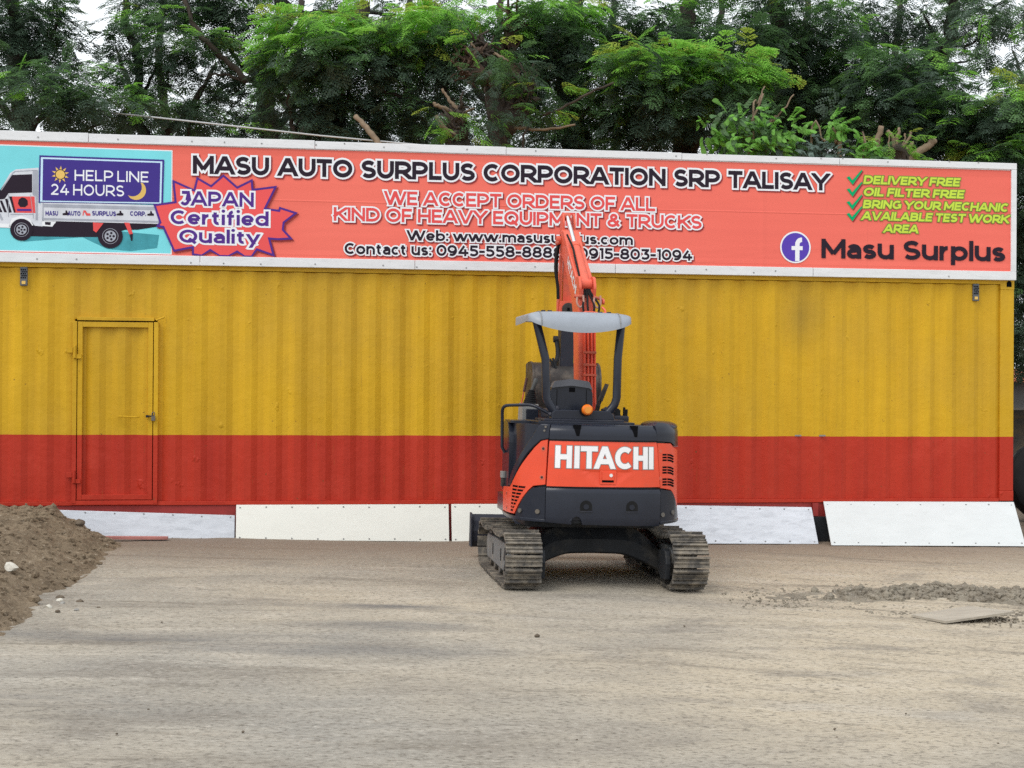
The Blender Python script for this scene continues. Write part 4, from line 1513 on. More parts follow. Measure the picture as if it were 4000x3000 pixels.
wrap('counterweight_wing', [(-.510, .884), (-.628, .874), (-.655, .855), (-.675, .838), (-.738, .769), (-.827, .640), (-.84, .615), (-.510, .60)], M['black'], .020, .06, EX, .006)
wrap('bottom_lip', [(-1.376, .612), (-1.308, .582), (-.506, .580), (-.506, .604), (-.84, .612), (-1.37, .62)], M['black'], .024, .05, EX, .004)
wrap('bottom_lip', [(.520, .572), (.95, .585), (.95, .605), (.520, .60)], M['black'], .026, .05, EX, .004)
# engine door
door_e = wrap('engine_door', [(-.490, 1.288), (-.501, .895), (.510, .900), (.480, 1.290)], M['orange'], .020, .05, EX, .006,
              prof=(lambda s, z: -.010 * max(0, (z - 1.25) / .04) - (.007 if (abs(s - .027) < .235 - .16 * max(0, (1.048 - z) / .12) and .925 < z < 1.046) else 0), [.925, .95, .98, 1.0, 1.02, 1.035, 1.046, 1.05, 1.255, 1.275]))
LW = dict(w_=.235)
POS = [('H', -.434, -.292), ('I', -.270, -.226), ('T', -.217, -.068), ('A', -.092, .084), ('C', .088, .252), ('H', .252, .385), ('I', .399, .438)]


def logo_polys(e):
    out = []
    for ch, a, b in POS:
        wt = .225
        ps, wd = glyph_polys(ch, wt, e / .193, (b - a) / .193)
        out += [[(a + x * .193, 1.056 + y * .193) for x, y in p] for p in ps]
    return out


slots_on('logo_lettering_edge', logo_polys(.006), M['grey'], .0222, door_e)
slots_on('logo_lettering', logo_polys(0), M['white_letter'], .0232, door_e)
slots_on('latch_frame', [[(-.046, 1.042), (-.046, .922), (.100, .922), (.100, 1.042)]], M['orange'], .0225, door_e)
slots_on('latch_recess', [[(-.026, .985), (-.026, .938), (.078, .938), (.078, .985)]], M['hole'], .0235, door_e)
slots_on('latch_handle', [[(-.026, 1.026), (-.026, .958), (.078, .958), (.078, 1.026)]], M['orange'], .030, door_e)
slots_on('key_lock', [circle(.052, 1.0, .015, 14)], M['chrome'], .0345, door_e)
# left rear quarter cover
lo = [(-.507, 1.298), (-.566, 1.284), (-.628, 1.225), (-.705, 1.140), (-.786, 1.055), (-.877, .958), (-.962, .886), (-1.005, .856), (-1.42, .835), (-1.385, .618), (-.872, .628), (-.815, .698), (-.739, .785), (-.676, .850), (-.628, .890), (-.514, .906)]
lq = wrap('rear_quarter_cover', lo, M['orange'], .014, .05, EX, .005, step=.04)
sp = []
for r_ in range(8):
    z = .880 - r_ * .031
    x1 = -.708 - r_ * .0265
    x0 = -.915 - r_ * .006
    if r_ < 6:
        xm = (x0 + x1) / 2
        sp.append([(x0, z), (x0, z - .017), (xm - .010, z - .017), (xm - .006, z)])
        sp.append([(xm + .010, z), (xm + .006, z - .017), (x1 - .013, z - .017), (x1, z)])
    else:
        sp.append([(x0, z), (x0, z - .017), (x1 - .013, z - .017), (x1, z)])
slots_on('grille_slot', sp, M['hole'], .0148, lq)
for s, z in ((-.543, 1.218), (-.547, .968), (-1.169, .787), (-1.124, .661)):
    slots_on('screw_recess', [circle(s, z, .022, 14)], M['orange_old'], .0155, lq)
    slots_on('screw', [circle(s, z, .011, 10)], M['frame_black'], .0175, lq)
for s, z in ((-.759, .666), (-.573, .670), (.543, .656), (.678, .671)):
    slots_on('cover_bolt', [circle(s, z, .020, 14)], M['steel'], .034, cw)
# right grille cover
rg = wrap('side_grille_cover', [(.488, 1.284), (.659, 1.280), (.72, 1.24), (.98, 1.20), (1.35, 1.18), (1.35, .66), (.95, .61), (.86, .63), (.80, .71), (.745, .785), (.700, .84), (.662, .870), (.520, .890)], M['orange'], .014, .05, EX, .005)
sp = []
for zc in (1.190, 1.080, .975):
    for k in range(3):
        z = zc - k * .024
        sp.append([(.545, z), (.545, z - .016), (.598, z - .016), (.598, z)])
        sp.append([(.608, z), (.608, z - .016), (.655, z - .021), (.70, z - .034), (.72, z - .022), (.66, z - .005)])
slots_on('grille_slot', sp, M['hole'], .0148, rg)
for z in (1.215, .975):
    slots_on('screw_recess', [circle(.522, z, .018, 12)], M['orange_old'], .0155, rg)
# black top covers
tprof = (lambda s, z: -.055 * max(0, (z - 1.36) / .075) ** 2, [1.34, 1.36, 1.375, 1.39, 1.405, 1.42])
ec = wrap('engine_cover', [(-.486, 1.436), (-.491, 1.303), (.478, 1.305), (.466, 1.438)], M['black'], .024, .10, EX, .006, prof=tprof)
for a, b, c_ in ((-.291, -.215, -.247), (.229, .297, .270)):
    wrap('cover_notch', [(a, 1.432), (b, 1.432), (c_ + .014, 1.335), (c_ - .010, 1.335)], M['hole'], .0255, .012, ec, 0, prof=tprof)
lt = [(-.491, 1.432), (-.575, 1.432), (-.598, 1.410), (-.650, 1.330), (-.731, 1.228), (-.818, 1.127), (-.901, 1.040), (-.985, .958), (-1.035, .868), (-.961, .880), (-.877, .958), (-.787, 1.069), (-.706, 1.162), (-.628, 1.237), (-.566, 1.290), (-.495, 1.303)]
ltc = wrap('cover_trim', lt, M['black'], .022, .06, EX, .008)
for s, z in ((-.525, 1.408), (-.535, 1.375)):
    slots_on('trim_bolt', [circle(s, z, .010, 10)], M['steel'], .030, ltc)
rc = wrap('tank_cover', [(.471, 1.436), (.480, 1.303), (.660, 1.290), (.72, 1.26), (1.3, 1.22), (1.3, 1.40), (.90, 1.455), (.66, 1.452), (.53, 1.466)], M['black'], .020, .10, EX, .012, prof=(lambda s, z: -.04 * max(0, (z - 1.38) / .08) ** 2, [1.36, 1.38, 1.40, 1.42, 1.44]))
dm = MB()
rows = []
for i in range(9):
    f = i / 8
    rr = math.cos(f * math.pi / 2) ** .6
    rows.append([(.595 + .155 * rr * math.cos(a), -.35 + .34 * rr * math.sin(a), 1.42 + .052 * math.sin(f * math.pi / 2)) for a in np.linspace(0, 2 * math.pi, 24, endpoint=False)])
vs = [p for r_ in rows for p in r_]
fs = [(i * 24 + j, i * 24 + (j + 1) % 24, (i + 1) * 24 + (j + 1) % 24, (i + 1) * 24 + j) for i in range(8) for j in range(24)]
dm.add(vs, fs)
dm.build('tank_lid', M['black'], EX, smooth=True)
# deck under the seat and canopy mount
MB().prism([(-.56, -.66), (.30, -.68), (.32, -.1), (-.60, -.1)], 2, 1.424, 1.456).build('deck', M['black'], EX, bevel=.006)
MB().prism([(-.50, -.60), (.22, -.61), (.22, -.2), (-.52, -.2)], 2, 1.456, 1.474).build('deck_plate', M['navy'], EX, bevel=.004)
mt = MB()
mt.prism([(-.425, 1.47), (.150, 1.47), (.135, 1.515), (.10, 1.552), (-.385, 1.556), (-.42, 1.535)], 1, -.545, -.40)
mt.build('canopy_mount', M['black'], EX, bevel=.008)
for xs_, nm in (((-.572, 2.36, -.484, 2.0, -.468, 1.66, -.440, 1.60, -.385, 1.525), 'l'), ((.207, 2.36, .170, 2.02, .168, 1.67, .146, 1.605, .085, 1.53), 'r')):
    P = [(xs_[i], -.50 + (.05 if i == 0 else 0), xs_[i + 1]) for i in range(0, 10, 2)]
    P = [P[0]] + [Vector(P[0]).lerp(Vector(P[1]), .8)] + smooth_path(P[1:3], 2) + smooth_path(P[2:], 4)[1:]
    post = MB().tube(P, .0375, 14).build('canopy_post', M['black'], EX, smooth='angle')
    fl = P[-1]
    MB().tube([(fl[0] + (-.05 if nm == 'l' else .05), -.50, 1.50), (fl[0] + (.03 if nm == 'l' else -.03), -.50, 1.575)], .026, 10).build('post_flange', M['navy'], post, bevel=.004)
# canopy roof, lofted across x
cr = MB()
N = 44
rings = []
xa, xb = -.648, .290
xc, hwid = (xa + xb) / 2, (xb - xa) / 2
for i in range(N + 1):
    u = -math.cos(math.pi * i / N)
    x = xc + hwid * u
    au = abs(u)
    e = (1 - au ** 4.5) ** .5 if au < 1 else 0
    zt = 2.390 + .040 * e
    zb = 2.332 - .092 * max(0, 1 - (au / .95) ** 2) ** .8
    yr = -.46 - .18 * (1 - au ** 6) ** .5 if au < 1 else -.46
    yf = .25 + .40 * (1 - au ** 5) ** .5 if au < 1 else .25
    th = .035 * e + .010 + .045 * max(0, (au - .8) / .2)
    sk = max(.02, zt - zb)
    pr_ = []
    for j in range(7):                     # rear face, from the top edge round to the lower lip
        a = j / 6
        pr_.append((yr + .16 * e * (1 - a) ** 2.2, zt - sk * (a ** 1.25)))
    pr_ += [(yr + .035, zb + .004), (yr + .10 * e + .03, zt - th), (yf - .05, zt - th - .012), (yf, zt - th - .012), (yf - .03 * e, zt - .012 * e), (yf - .13 * e, zt)]
    rings.append([(x, a, b) for a, b in pr_])
k = len(rings[0])
vs = [p for r_ in rings for p in r_]
fs = [(i * k + j, i * k + (j + 1) % k, (i + 1) * k + (j + 1) % k, (i + 1) * k + j) for i in range(N) for j in range(k)]
fs += [tuple(range(k)), tuple(N * k + j for j in range(k))]
cr.add(vs, fs)
roof = cr.build('canopy_roof', M['roof_grey'], EX, smooth='angle', bevel=.022, seg=4)
for x in (-.50, -.44, .02, .10):
    MB().box(x - .018, x + .018, -.42, -.38, 2.424, 2.442).build('roof_bolt', M['navy'], roof, bevel=.003)
for sx_ in (-.545, .165):
    MB().tube([(sx_, -.625, 2.30), (sx_, -.622, 2.34), (sx_, -.585, 2.392), (sx_, -.53, 2.421), (sx_, -.44, 2.4285), (sx_, .4, 2.43)], .004, 6).build('roof_seam', M['grey'], roof)

# seat
st = MB().prism([(-.415, -.28), (-.01, -.28), (0, .12), (-.42, .12)], 2, 1.46, 1.56).build('seat', M['navy'], EX, bevel=.03, seg=3)
MB().prism(rounded([(-.402, 1.50), (-.410, 1.70), (-.375, 1.80), (-.21, 1.822), (-.05, 1.803), (-.014, 1.71), (-.012, 1.50)], .06), 1, -.315, -.235).build('backrest', M['black'], st, bevel=.02, seg=3)
MB().prism(rounded([(-.395, 1.745), (-.37, 1.808), (-.21, 1.833), (-.05, 1.812), (-.018, 1.73), (-.05, 1.752), (-.21, 1.772), (-.36, 1.755)], .02), 1, -.335, -.225).build('seat_cushion_top', M['grey'] if False else mat('grey_seat_vinyl', (.10, .105, .125), .5), st, bevel=.01, seg=3)
MB().box(-.232, -.178, -.322, -.3, 1.715, 1.755).build('seat_label_pocket', M['hole'], st, bevel=.003)
MB().box(-.345, -.341, -.319, -.30, 1.54, 1.74).box(-.075, -.071, -.319, -.30, 1.54, 1.74).build('seat_seam', M['hole'], st)
bc = MB().cyl((-.118, -.60, 1.560), (-.118, -.545, 1.560), .056, 24).build('beacon_light', M['rubber'], EX, bevel=.004)
MB().tube([(-.118, -.598, 1.560), (-.118, -.625, 1.560), (-.118, -.640, 1.560), (-.118, -.645, 1.560)], [.049, .049, .040, .02], 24).build('beacon_lens', M['amber'], bc, smooth='angle')
MB().tube([(-.118, -.6455, 1.560), (-.118, -.648, 1.560)], .03, 20).build('lens_ring', mat('amber_lens_centre', (.75, .28, .03), .25), bc)
# handrail, turn light, left side panel
MB().tube(smooth_path([(-.372, -.42, 1.492), (-.455, -.38, 1.535), (-.545, -.34, 1.580), (-.60, -.30, 1.590)], 4) + smooth_path([(-.72, -.22, 1.583), (-.785, -.16, 1.575), (-.808, -.12, 1.54), (-.806, -.10, 1.45), (-.803, -.10, 1.24), (-.798, -.10, 1.19), (-.772, -.10, 1.148)], 4), .015, 10).build('handrail', M['black'], EX, smooth='angle')
sdp = MB().prism(rounded([(-.30, .80), (-.30, 1.30), (-.22, 1.42), (-.06, 1.448), (.10, 1.43), (.14, 1.30), (.14, .80)], .05), 0, -.765, -.715)
sdp.build('side_panel', M['black'], EX, bevel=.012)
MB().prism(rounded([(-.76, -.32), (-.76, .12), (-.48, .12), (-.48, -.32)], .05), 2, 1.424, 1.448).build('side_panel_top', M['black'], EX, bevel=.01)
tl = MB().prism(rounded([(-.795, -.06), (-.795, .06), (-.70, .06), (-.70, -.06)], .02), 2, .915, .972).build('turn_light', M['grey'], EX, bevel=.006)
MB().prism(rounded([(-.790, -.055), (-.790, .055), (-.71, .055), (-.71, -.055)], .02), 2, .835, .914).build('light_lens', M['frame_black'], tl, bevel=.005)
# consoles, joystick, levers
co_ = MB().prism(rounded([(.20, 1.36), (.20, 1.59), (.46, 1.60), (.50, 1.40), (.50, 1.05), (.24, 1.05)], .04), 0, -.578, -.425).build('console', M['grey'], EX, bevel=.015)
MB().box(-.545, -.425, .185, .21, 1.40, 1.545).build('console_panel', M['black'], co_, bevel=.008)
jb = MB()
for i in range(7):
    r0, r1 = .066 - .006 * i, .060 - .006 * i
    jb.tube([(-.492 + .002 * i, .30, 1.592 + .019 * i), (-.491 + .002 * i, .30, 1.602 + .019 * i), (-.490 + .002 * i, .30, 1.611 + .019 * i)], [r0, r0 + .003, r1], 16)
jb.build('joystick_boot', M['rubber'], co_, smooth='angle')
MB().tube([(-.487, .30, 1.70), (-.476, .30, 1.722), (-.458, .30, 1.77), (-.442, .30, 1.812), (-.437, .30, 1.835)], [.016, .017, .021, .025, .016], 12).build('joystick', mat('grey_grip', (.07, .07, .068), .6), co_, smooth='angle')
lv = MB().tube([(-.575, .35, 1.56), (-.545, .35, 1.71)], .006, 8).build('safety_lever', M['orange_old'], EX)
MB().tube([(-.546, .35, 1.705), (-.522, .35, 1.835)], .0135, 10).build('lever_grip', mat('dark_red_grip', (.07, .02, .018), .6), lv, smooth='angle')
for dx in (0, .03):
    l2 = MB().tube([(.155 + dx, .5, 1.45), (.185 + dx, .5, 1.60), (.272 + dx * .3, .5, 1.785)], .008, 8).build('travel_lever', M['frame_black'], EX)
    MB().tube([(.198 + dx, .5, 1.63), (.275 + dx * .3, .5, 1.795)], [.013, .016], 10).build('lever_grip', M['bucket'], l2, smooth='angle')
rcn = MB().prism(rounded([(.15, 1.15), (.15, 1.50), (.42, 1.50), (.45, 1.15)], .03), 0, .29, .425).build('console', M['navy'], EX, bevel=.012)
MB().tube([(.33, .25, 1.49), (.33, .25, 1.53), (.35, .25, 1.558)], [.04, .034, .02], 12).tube([(.40, .25, 1.49), (.40, .25, 1.58)], .012, 8).tube([(.425, .3, 1.47), (.43, .3, 1.56)], .018, 8).build('control_knob', M['rubber'], rcn, smooth='angle')
MB().tube([(.20, .3, 1.42), (.20, .3, 1.555), (.235, .3, 1.565), (.25, .3, 1.545)], .014, 8).build('control_knob', M['rubber'], rcn)

# ---- boom
BX = .128
HWB = .086
outer = [(.58, .78), (.62, 1.2), (.72, 1.8), (.79, 2.35), (.84, 2.62), (.92, 2.76), (1.06, 2.88), (1.45, 3.13), (1.82, 3.385), (1.93, 3.41), (2.03, 3.38), (2.06, 3.29), (2.0, 3.20), (1.86, 3.13), (1.5, 2.86), (1.22, 2.62), (1.12, 2.45), (1.06, 2.2), (.98, 1.75), (.88, 1.2), (.82, .78)]
boom = MB().prism(outer, 0, BX - HWB, BX + HWB).build('boom', M['boom_orange'], EX, bevel=.012)
MB().box(BX - .13, BX + .13, .55, .86, .62, .80).cyl((BX - .14, .70, .85), (BX + .14, .70, .85), .06, 18).build('swing_bracket', M['frame_black'], EX, bevel=.01)
# lettering on the boom's left flank, running up the upper section
def flank(ch_u):
    return ch_u
ang = math.atan2(3.13 - 2.70, 1.62 - .98)
org = Vector((1.00, 2.665)) + Vector((math.cos(ang), math.sin(ang))) * .62
dirv, nv = Vector((math.cos(ang), math.sin(ang))), Vector((-math.sin(ang), math.cos(ang)))
tp = text_polys('HITACHI', 0, .62, 0, .105, .23)
vs2, tr2, _ = union2d([[(p[0], p[1]) for p in q] for q in tp])
lb = MB()
lb.add([(BX - HWB - .002, (org - dirv * a + nv * b).x, (org - dirv * a + nv * b).y) for a, b in vs2], tr2)
lb.build('boom_lettering', M['white_letter'], boom, recalc=False)
# hard lines and hoses on the rear face
hl = MB()
for dx in (-.030, .006, .040, .072):
    hl.tube([(BX + dx, .60 - .018, 1.25), (BX + dx, .72 - .022, 1.8), (BX + dx, .79 - .020, 2.33)], .0105, 8)
hl.build('hydraulic_pipe', M['orange'], boom, smooth='angle')
for z, yy in ((1.98, .745), (2.10, .76), (1.88, .733)):
    MB().box(BX - .045, BX + .085, yy - .045, yy - .01, z - .012, z + .012).build('pipe_clamp', M['orange_old'], boom, bevel=.003)
hs_ = MB()
for dx, e in ((-.03, -.02), (.006, -.01), (.040, .02), (.072, .04)):
    hs_.tube(smooth_path([(BX + dx, .775, 2.30), (BX + dx + e * .3, .755, 2.44), (BX + dx + e, .775, 2.56), (BX + dx * .6, .87, 2.69), (BX + dx * .5, 1.0, 2.80)], 4), .011, 8)
hs_.tube(smooth_path([(BX - .045, 1.02, 2.86), (BX - .05, 1.25, 3.04), (BX - .045, 1.45, 3.18), (BX - .07, 1.66, 3.33)], 4), .011, 8)
hs_.build('hose', M['rubber'], boom, smooth='angle')
# lugs holding the arm cylinder
for dx in (-.085, .062):
    MB().prism(rounded([(.84, 2.62), (.80, 2.74), (.86, 2.84), (.98, 2.86), (1.06, 2.80), (1.0, 2.70)], .03), 0, BX + dx, BX + dx + .024).build('cylinder_lug', M['boom_orange'], boom, bevel=.004)
for dx in (-.075, .095):
    MB().tube(smooth_path([(BX + dx - .030, .80, 2.64), (BX + dx - .032, .79, 2.58), (BX + dx, .785, 2.54), (BX + dx + .032, .79, 2.58), (BX + dx + .030, .80, 2.66)], 4), .010, 8).build('shackle', mat('pale_pink_primer', (.42, .22, .17), .6), boom, smooth='angle')
MB().cyl((BX - .13, .83, 2.65), (BX - .05, .83, 2.65), .018, 12).cyl((BX + .06, .83, 2.65), (BX + .165, .83, 2.62), .015, 12).cyl((BX + .15, .82, 2.60), (BX + .17, .82, 2.60), .026, 12).build('bracket_pin', M['orange_old'], boom)
MB().tube(smooth_path([(BX - .075, .77, 2.44), (BX - .045, .74, 2.485), (BX + .02, .73, 2.492), (BX + .15, .73, 2.482), (BX + .165, .74, 2.51), (BX + .14, .77, 2.545)], 4), .011, 8).build('guard_bar', M['boom_orange'], boom, smooth='angle')
# tip pins
for sx in (-1, 1):
    MB().cyl((BX + sx * .086, 1.95, 3.30), (BX + sx * .135, 1.95, 3.30), .045, 16).cyl((BX + sx * .12, 1.86, 3.27), (BX + sx * .155, 1.86, 3.25), .02, 10).build('tip_pin', M['orange_old'], boom, bevel=.004)

# arm cylinder
ac = MB().cyl((BX, .93, 2.775), (BX, 1.56, 3.205), .050, 24).cyl((BX - .06, .93, 2.775), (BX + .06, .93, 2.775), .052, 18).cyl((BX, 1.52, 3.178), (BX, 1.575, 3.215), .056, 24).build('arm_cylinder', M['boom_orange'], EX, bevel=.004, smooth='angle')
MB().cyl((BX, 1.55, 3.198), (BX, 2.08, 3.560), .024, 18).build('cylinder_rod', M['chrome'], ac, smooth='angle')
MB().cyl((BX - .034, 2.10, 3.565), (BX + .034, 2.10, 3.565), .042, 16).build('rod_eye', M['orange_old'], ac, bevel=.003)

# arm (stick): orange upper part with two ear plates, navy lower part
ARX = BX + .012
am = MB()
for sx in (-1, 1):
    am.prism(rounded([(2.00, 3.50), (2.06, 3.60), (2.15, 3.60), (2.21, 3.52), (2.22, 3.2), (2.02, 3.18)], .03), 0, ARX + sx * .058 - .010, ARX + sx * .058 + .010)
am.prism([(2.00, 3.36), (2.21, 3.36), (2.30, 3.05), (2.30, 2.62), (2.20, 2.40), (2.02, 2.40), (1.98, 2.62), (1.96, 3.1)], 0, ARX - .058, ARX + .058)
arm = am.build('arm', M['boom_orange'], EX, bevel=.006)
for sx in (-1, 1):
    MB().prism([(1.955, 3.12), (2.01, 3.15), (2.03, 2.64), (1.975, 2.60)], 0, ARX + sx * .085 - .010, ARX + sx * .085 + .010).build('arm_flange', M['boom_orange'], arm, bevel=.003)
MB().prism(rounded([(ARX - .115, 2.46), (ARX - .10, 2.66), (ARX + .10, 2.665), (ARX + .13, 2.46)], .03), 1, 1.90, 1.975).build('arm_bracket', M['boom_orange'], arm, bevel=.008)
pc_ = MB().cyl((ARX - .01, 1.885, 2.575), (ARX - .01, 1.915, 2.575), .068, 24).build('pin_cap', M['bucket'], arm, bevel=.006)
MB().box(ARX - .022, ARX + .002, 1.878, 1.886, 2.555, 2.59).build('cap_mark', M['hole'], pc_)
MB().prism([(1.92, 2.47), (2.14, 2.50), (2.14, 1.95), (2.05, 1.90), (1.95, 1.915)], 0, ARX - .072, ARX + .066).build('arm_lower_section', M['navy'], arm, bevel=.006)
hz_ = MB()
hz_.tube(smooth_path([(ARX - .085, 1.98, 3.36), (ARX - .135, 1.95, 3.2), (ARX - .15, 1.93, 3.0), (ARX - .125, 1.92, 2.82), (ARX - .115, 1.93, 2.68)], 5), .017, 8)
hz_.tube(smooth_path([(ARX - .10, 1.97, 3.34), (ARX - .128, 1.97, 3.1), (ARX - .12, 1.97, 2.8)], 5), .012, 8)
hz_.build('hose', M['rubber'], arm, smooth='angle')
MB().cyl((ARX - .118, 1.93, 2.40), (ARX - .116, 1.93, 2.68), .016, 10).cyl((ARX - .125, 1.93, 2.46), (ARX - .105, 1.93, 2.46), .03, 12).build('hose_fitting', M['orange_old'], arm, bevel=.003)
lk_ = MB()
lk_.cyl((ARX - .10, 1.99, 2.26), (ARX - .145, 1.99, 2.26), .035, 14)
lk_.tube(smooth_path([(ARX - .115, 1.99, 2.26), (ARX - .10, 1.97, 2.15), (ARX - .105, 1.96, 2.06), (ARX - .15, 1.95, 1.98)], 4), .024, 8)
lk_.tube([(ARX - .19, 1.93, 2.05), (ARX - .14, 1.93, 1.97), (ARX - .15, 1.93, 1.90)], .014, 8).tube([(ARX - .16, 1.92, 2.06), (ARX - .12, 1.92, 1.95)], .012, 8)
lk_.box(ARX - .20, ARX - .08, 1.94, 2.05, 1.90, 1.96)
lk_.build('bucket_linkage', M['frame_black'], arm, smooth='angle')

# bucket curled under the arm
bp = smooth_path([(2.36, 1.985, 0), (2.20, 2.005, 0), (2.05, 2.01, 0), (1.93, 1.965, 0), (1.865, 1.86, 0), (1.86, 1.70, 0), (1.92, 1.55, 0), (2.08, 1.44, 0), (2.34, 1.385, 0)], 4)
bo = [(p.x, p.y) for p in bp]
ins = [(a + (2.2 - a) * .05, b + (1.70 - b) * .06) for a, b in bo]
bk = MB().prism(bo + ins[::-1], 0, BX - .355, BX + .355).build('bucket', M['bucket'], EX, smooth='angle')
for sx in (-1, 1):
    ex_ = [(a + (a - 2.2) * .035, b + (b - 1.7) * .03) for a, b in bo]
    MB().prism(ex_, 0, BX + sx * .355 - .011, BX + sx * .355 + .011).build('bucket_side', M['bucket'], bk, bevel=.003)
for i in range(5):
    x = BX - .31 + i * .155
    MB().box(x - .03, x + .03, 2.33, 2.44, 1.36, 1.395).build('bucket_tooth', M['steel'], bk, bevel=.006)
MB().box(BX - .08, BX - .06, 1.95, 2.15, 1.88, 2.09).box(BX + .06, BX + .08, 1.95, 2.15, 1.88, 2.09).build('bucket_ear', M['bucket'], bk, bevel=.005)

# ------------------------------------------------------------------ vegetation
def spot(col, row, Y):
    """bearing (photo units) and distance -> world point; used to lay out the tree belt"""
    xr, yr_ = col - 2000, row - 1500
    c, s = math.cos(R(.37)), math.sin(R(.37))
    a, b = c * xr + s * yr_, -s * xr + c * yr_
    d = Vector((a / 6000, 1, -b / 6000))
    d.rotate(Matrix.Rotation(R(.2865), 3, 'X'))
    return Vector((0, 0, 1.725)) + d * (Y / d.y)


def leaf_template(pin=4, lets=6, spread=58, droop=.22, seed=0):
    """bipinnate compound leaf, unit length along +x"""
    V, F = [], []
    rs = random.Random(seed)

    def quad(b, tip, wdt, nrm):
        d = (tip - b)
        sd_ = d.cross(nrm).normalized() * wdt
        m = b + d * .55
        o = len(V)
        V.extend([b, m + sd_, tip, m - sd_])
        F.append((o, o + 1, o + 2, o + 3))
    up = Vector((0, 0, 1))
    def rach(t):
        return Vector((t, .06 * (seed - 1) * t * t, -droop * t * t))
    quad(Vector((0, 0, 0)), rach(1), .010, up)
    pins = []
    for k in range(pin):
        t = .22 + .74 * k / (pin - 1)
        for sgn in (-1, 1):
            pins.append((t, sgn, .50 * (1 - .35 * abs(t - .5))))
    pins.append((1.0, 0, .34))
    for t, sgn, ln in pins:
        b = rach(t)
        a = R(spread - 20 * t + rs.uniform(-12, 12)) * sgn
        ln *= rs.uniform(.75, 1.15)
        d = Vector((math.cos(a), math.sin(a), 0))
        pt = lambda q: b + d * ln * q + up * (-.16 * q * q * ln * 2)
        for q in range(lets):
            f = (q + .8) / lets
            p0 = pt(f)
            for sg in (-1, 1):
                aa = math.atan2(d.y, d.x) + sg * R(62)
                dd = Vector((math.cos(aa), math.sin(aa), -.25))
                l = .150 * (1 - .45 * abs(f - .5)) * rs.uniform(.8, 1.15)
                quad(p0, p0 + dd * l, .046, up)
    return np.array([tuple(v) for v in V]), np.array(F)


TPL = [leaf_template(4, 5, 58, .22, 0), leaf_template(5, 5, 66, .40, 1), leaf_template(3, 5, 50, .10, 2)]
TPL_FAR = [leaf_template(3, 4)]


def broad_template():
    V, F = [], []
    for k in range(7):
        a = R(-75 + 25 * k + 0)
        l = .34
        b = np.array([.15 + .1 * k, 0, 0])
        d = np.array([math.cos(a) * .6 + .3, math.sin(a), -.55])
        d /= np.linalg.norm(d)
        sdv = np.cross(d, [0, 0, 1.0]); sdv /= np.linalg.norm(sdv)
        o = len(V)
        V += [b, b + d * l * .35 + sdv * .115, b + d * l * .75 + sdv * .085, b + d * l, b + d * l * .75 - sdv * .085, b + d * l * .35 - sdv * .115]
        F += [(o, o + 1, o + 2, o + 3), (o, o + 3, o + 4, o + 5)]
    return np.array(V), np.array(F)


BROAD = broad_template()


DENS = .70


class Crown:
    def __init__(self):
        self.V, self.F, self.Mi, self.n = [], [], [], 0

    def put(self, tpl, pos, dirs, ups, scale, mi):
        tv, tf = tpl
        x = dirs / np.linalg.norm(dirs, axis=1, keepdims=True)
        y = np.cross(ups, x)
        y /= np.maximum(1e-6, np.linalg.norm(y, axis=1, keepdims=True))
        z = np.cross(x, y)
        Rm = np.stack([x, y, z], axis=2) * scale[:, None, None]
        P = np.einsum('nij,kj->nki', Rm, tv) + pos[:, None, :]
        k = tv.shape[0]
        n = len(pos)
        F = (tf[None] + (np.arange(n) * k)[:, None, None] + self.n).reshape(-1, 4)
        self.V.append(P.reshape(-1, 3)); self.F.append(F)
        self.Mi.append(np.repeat(mi, len(tf)))
        self.n += n * k

    def bough(self, c, rx, ry, rz, n, tone, tpl=None, size=.36, hang=.35):
        """a layered spray of compound leaves; tone = share of (dark, mid, young, yellow)"""
        c = np.array(c)
        n = max(6, int(n * DENS))
        u = RNG.normal(size=(n, 3))
        u /= np.linalg.norm(u, axis=1, keepdims=True)
        rad = RNG.uniform(.25, 1, n) ** .5
        p = u * rad[:, None] * np.array([rx, ry, rz])
        # lumpy layered outline
        p[:, 2] += .22 * rz * np.sin(p[:, 0] * 5 / rx + c[0] * 7) + .2 * rz * np.sin(p[:, 1] * 6)
        d = p / np.array([rx, ry, max(rz, .01) * 3.0]) + RNG.normal(0, 1, (n, 3)) * np.array([.4, .4, .18])
        d[:, 2] -= hang * RNG.uniform(0, 1, n)
        up = np.array([0, 0, 1.0]) + RNG.normal(0, .24, (n, 3))
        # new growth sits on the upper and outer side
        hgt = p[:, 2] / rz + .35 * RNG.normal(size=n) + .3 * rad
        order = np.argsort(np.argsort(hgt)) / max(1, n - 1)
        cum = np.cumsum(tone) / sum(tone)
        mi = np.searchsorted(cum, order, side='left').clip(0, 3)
        s = size * RNG.uniform(.7, 1.25, n)
        tl_ = tpl or TPL
        pick = RNG.integers(0, len(tl_), n)
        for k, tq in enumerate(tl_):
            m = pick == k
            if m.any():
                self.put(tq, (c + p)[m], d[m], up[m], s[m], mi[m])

    def build(self, name, parent, mats):
        V, F, Mi = np.concatenate(self.V), np.concatenate(self.F), np.concatenate(self.Mi)
        me = bpy.data.meshes.new(name)
        me.vertices.add(len(V)); me.vertices.foreach_set('co', V.astype(np.float32).ravel())
        me.loops.add(len(F) * 4); me.loops.foreach_set('vertex_index', F.astype(np.int32).ravel())
        me.polygons.add(len(F)); me.polygons.foreach_set('loop_start', np.arange(0, len(F) * 4, 4, dtype=np.int32))
        me.polygons.foreach_set('material_index', Mi.astype(np.int32))
        for m in mats:
            me.materials.append(M[m])
        me.update(calc_edges=True)
        o = bpy.data.objects.new(name, me)
        COL.objects.link(o)
        o.parent = parent
        return o


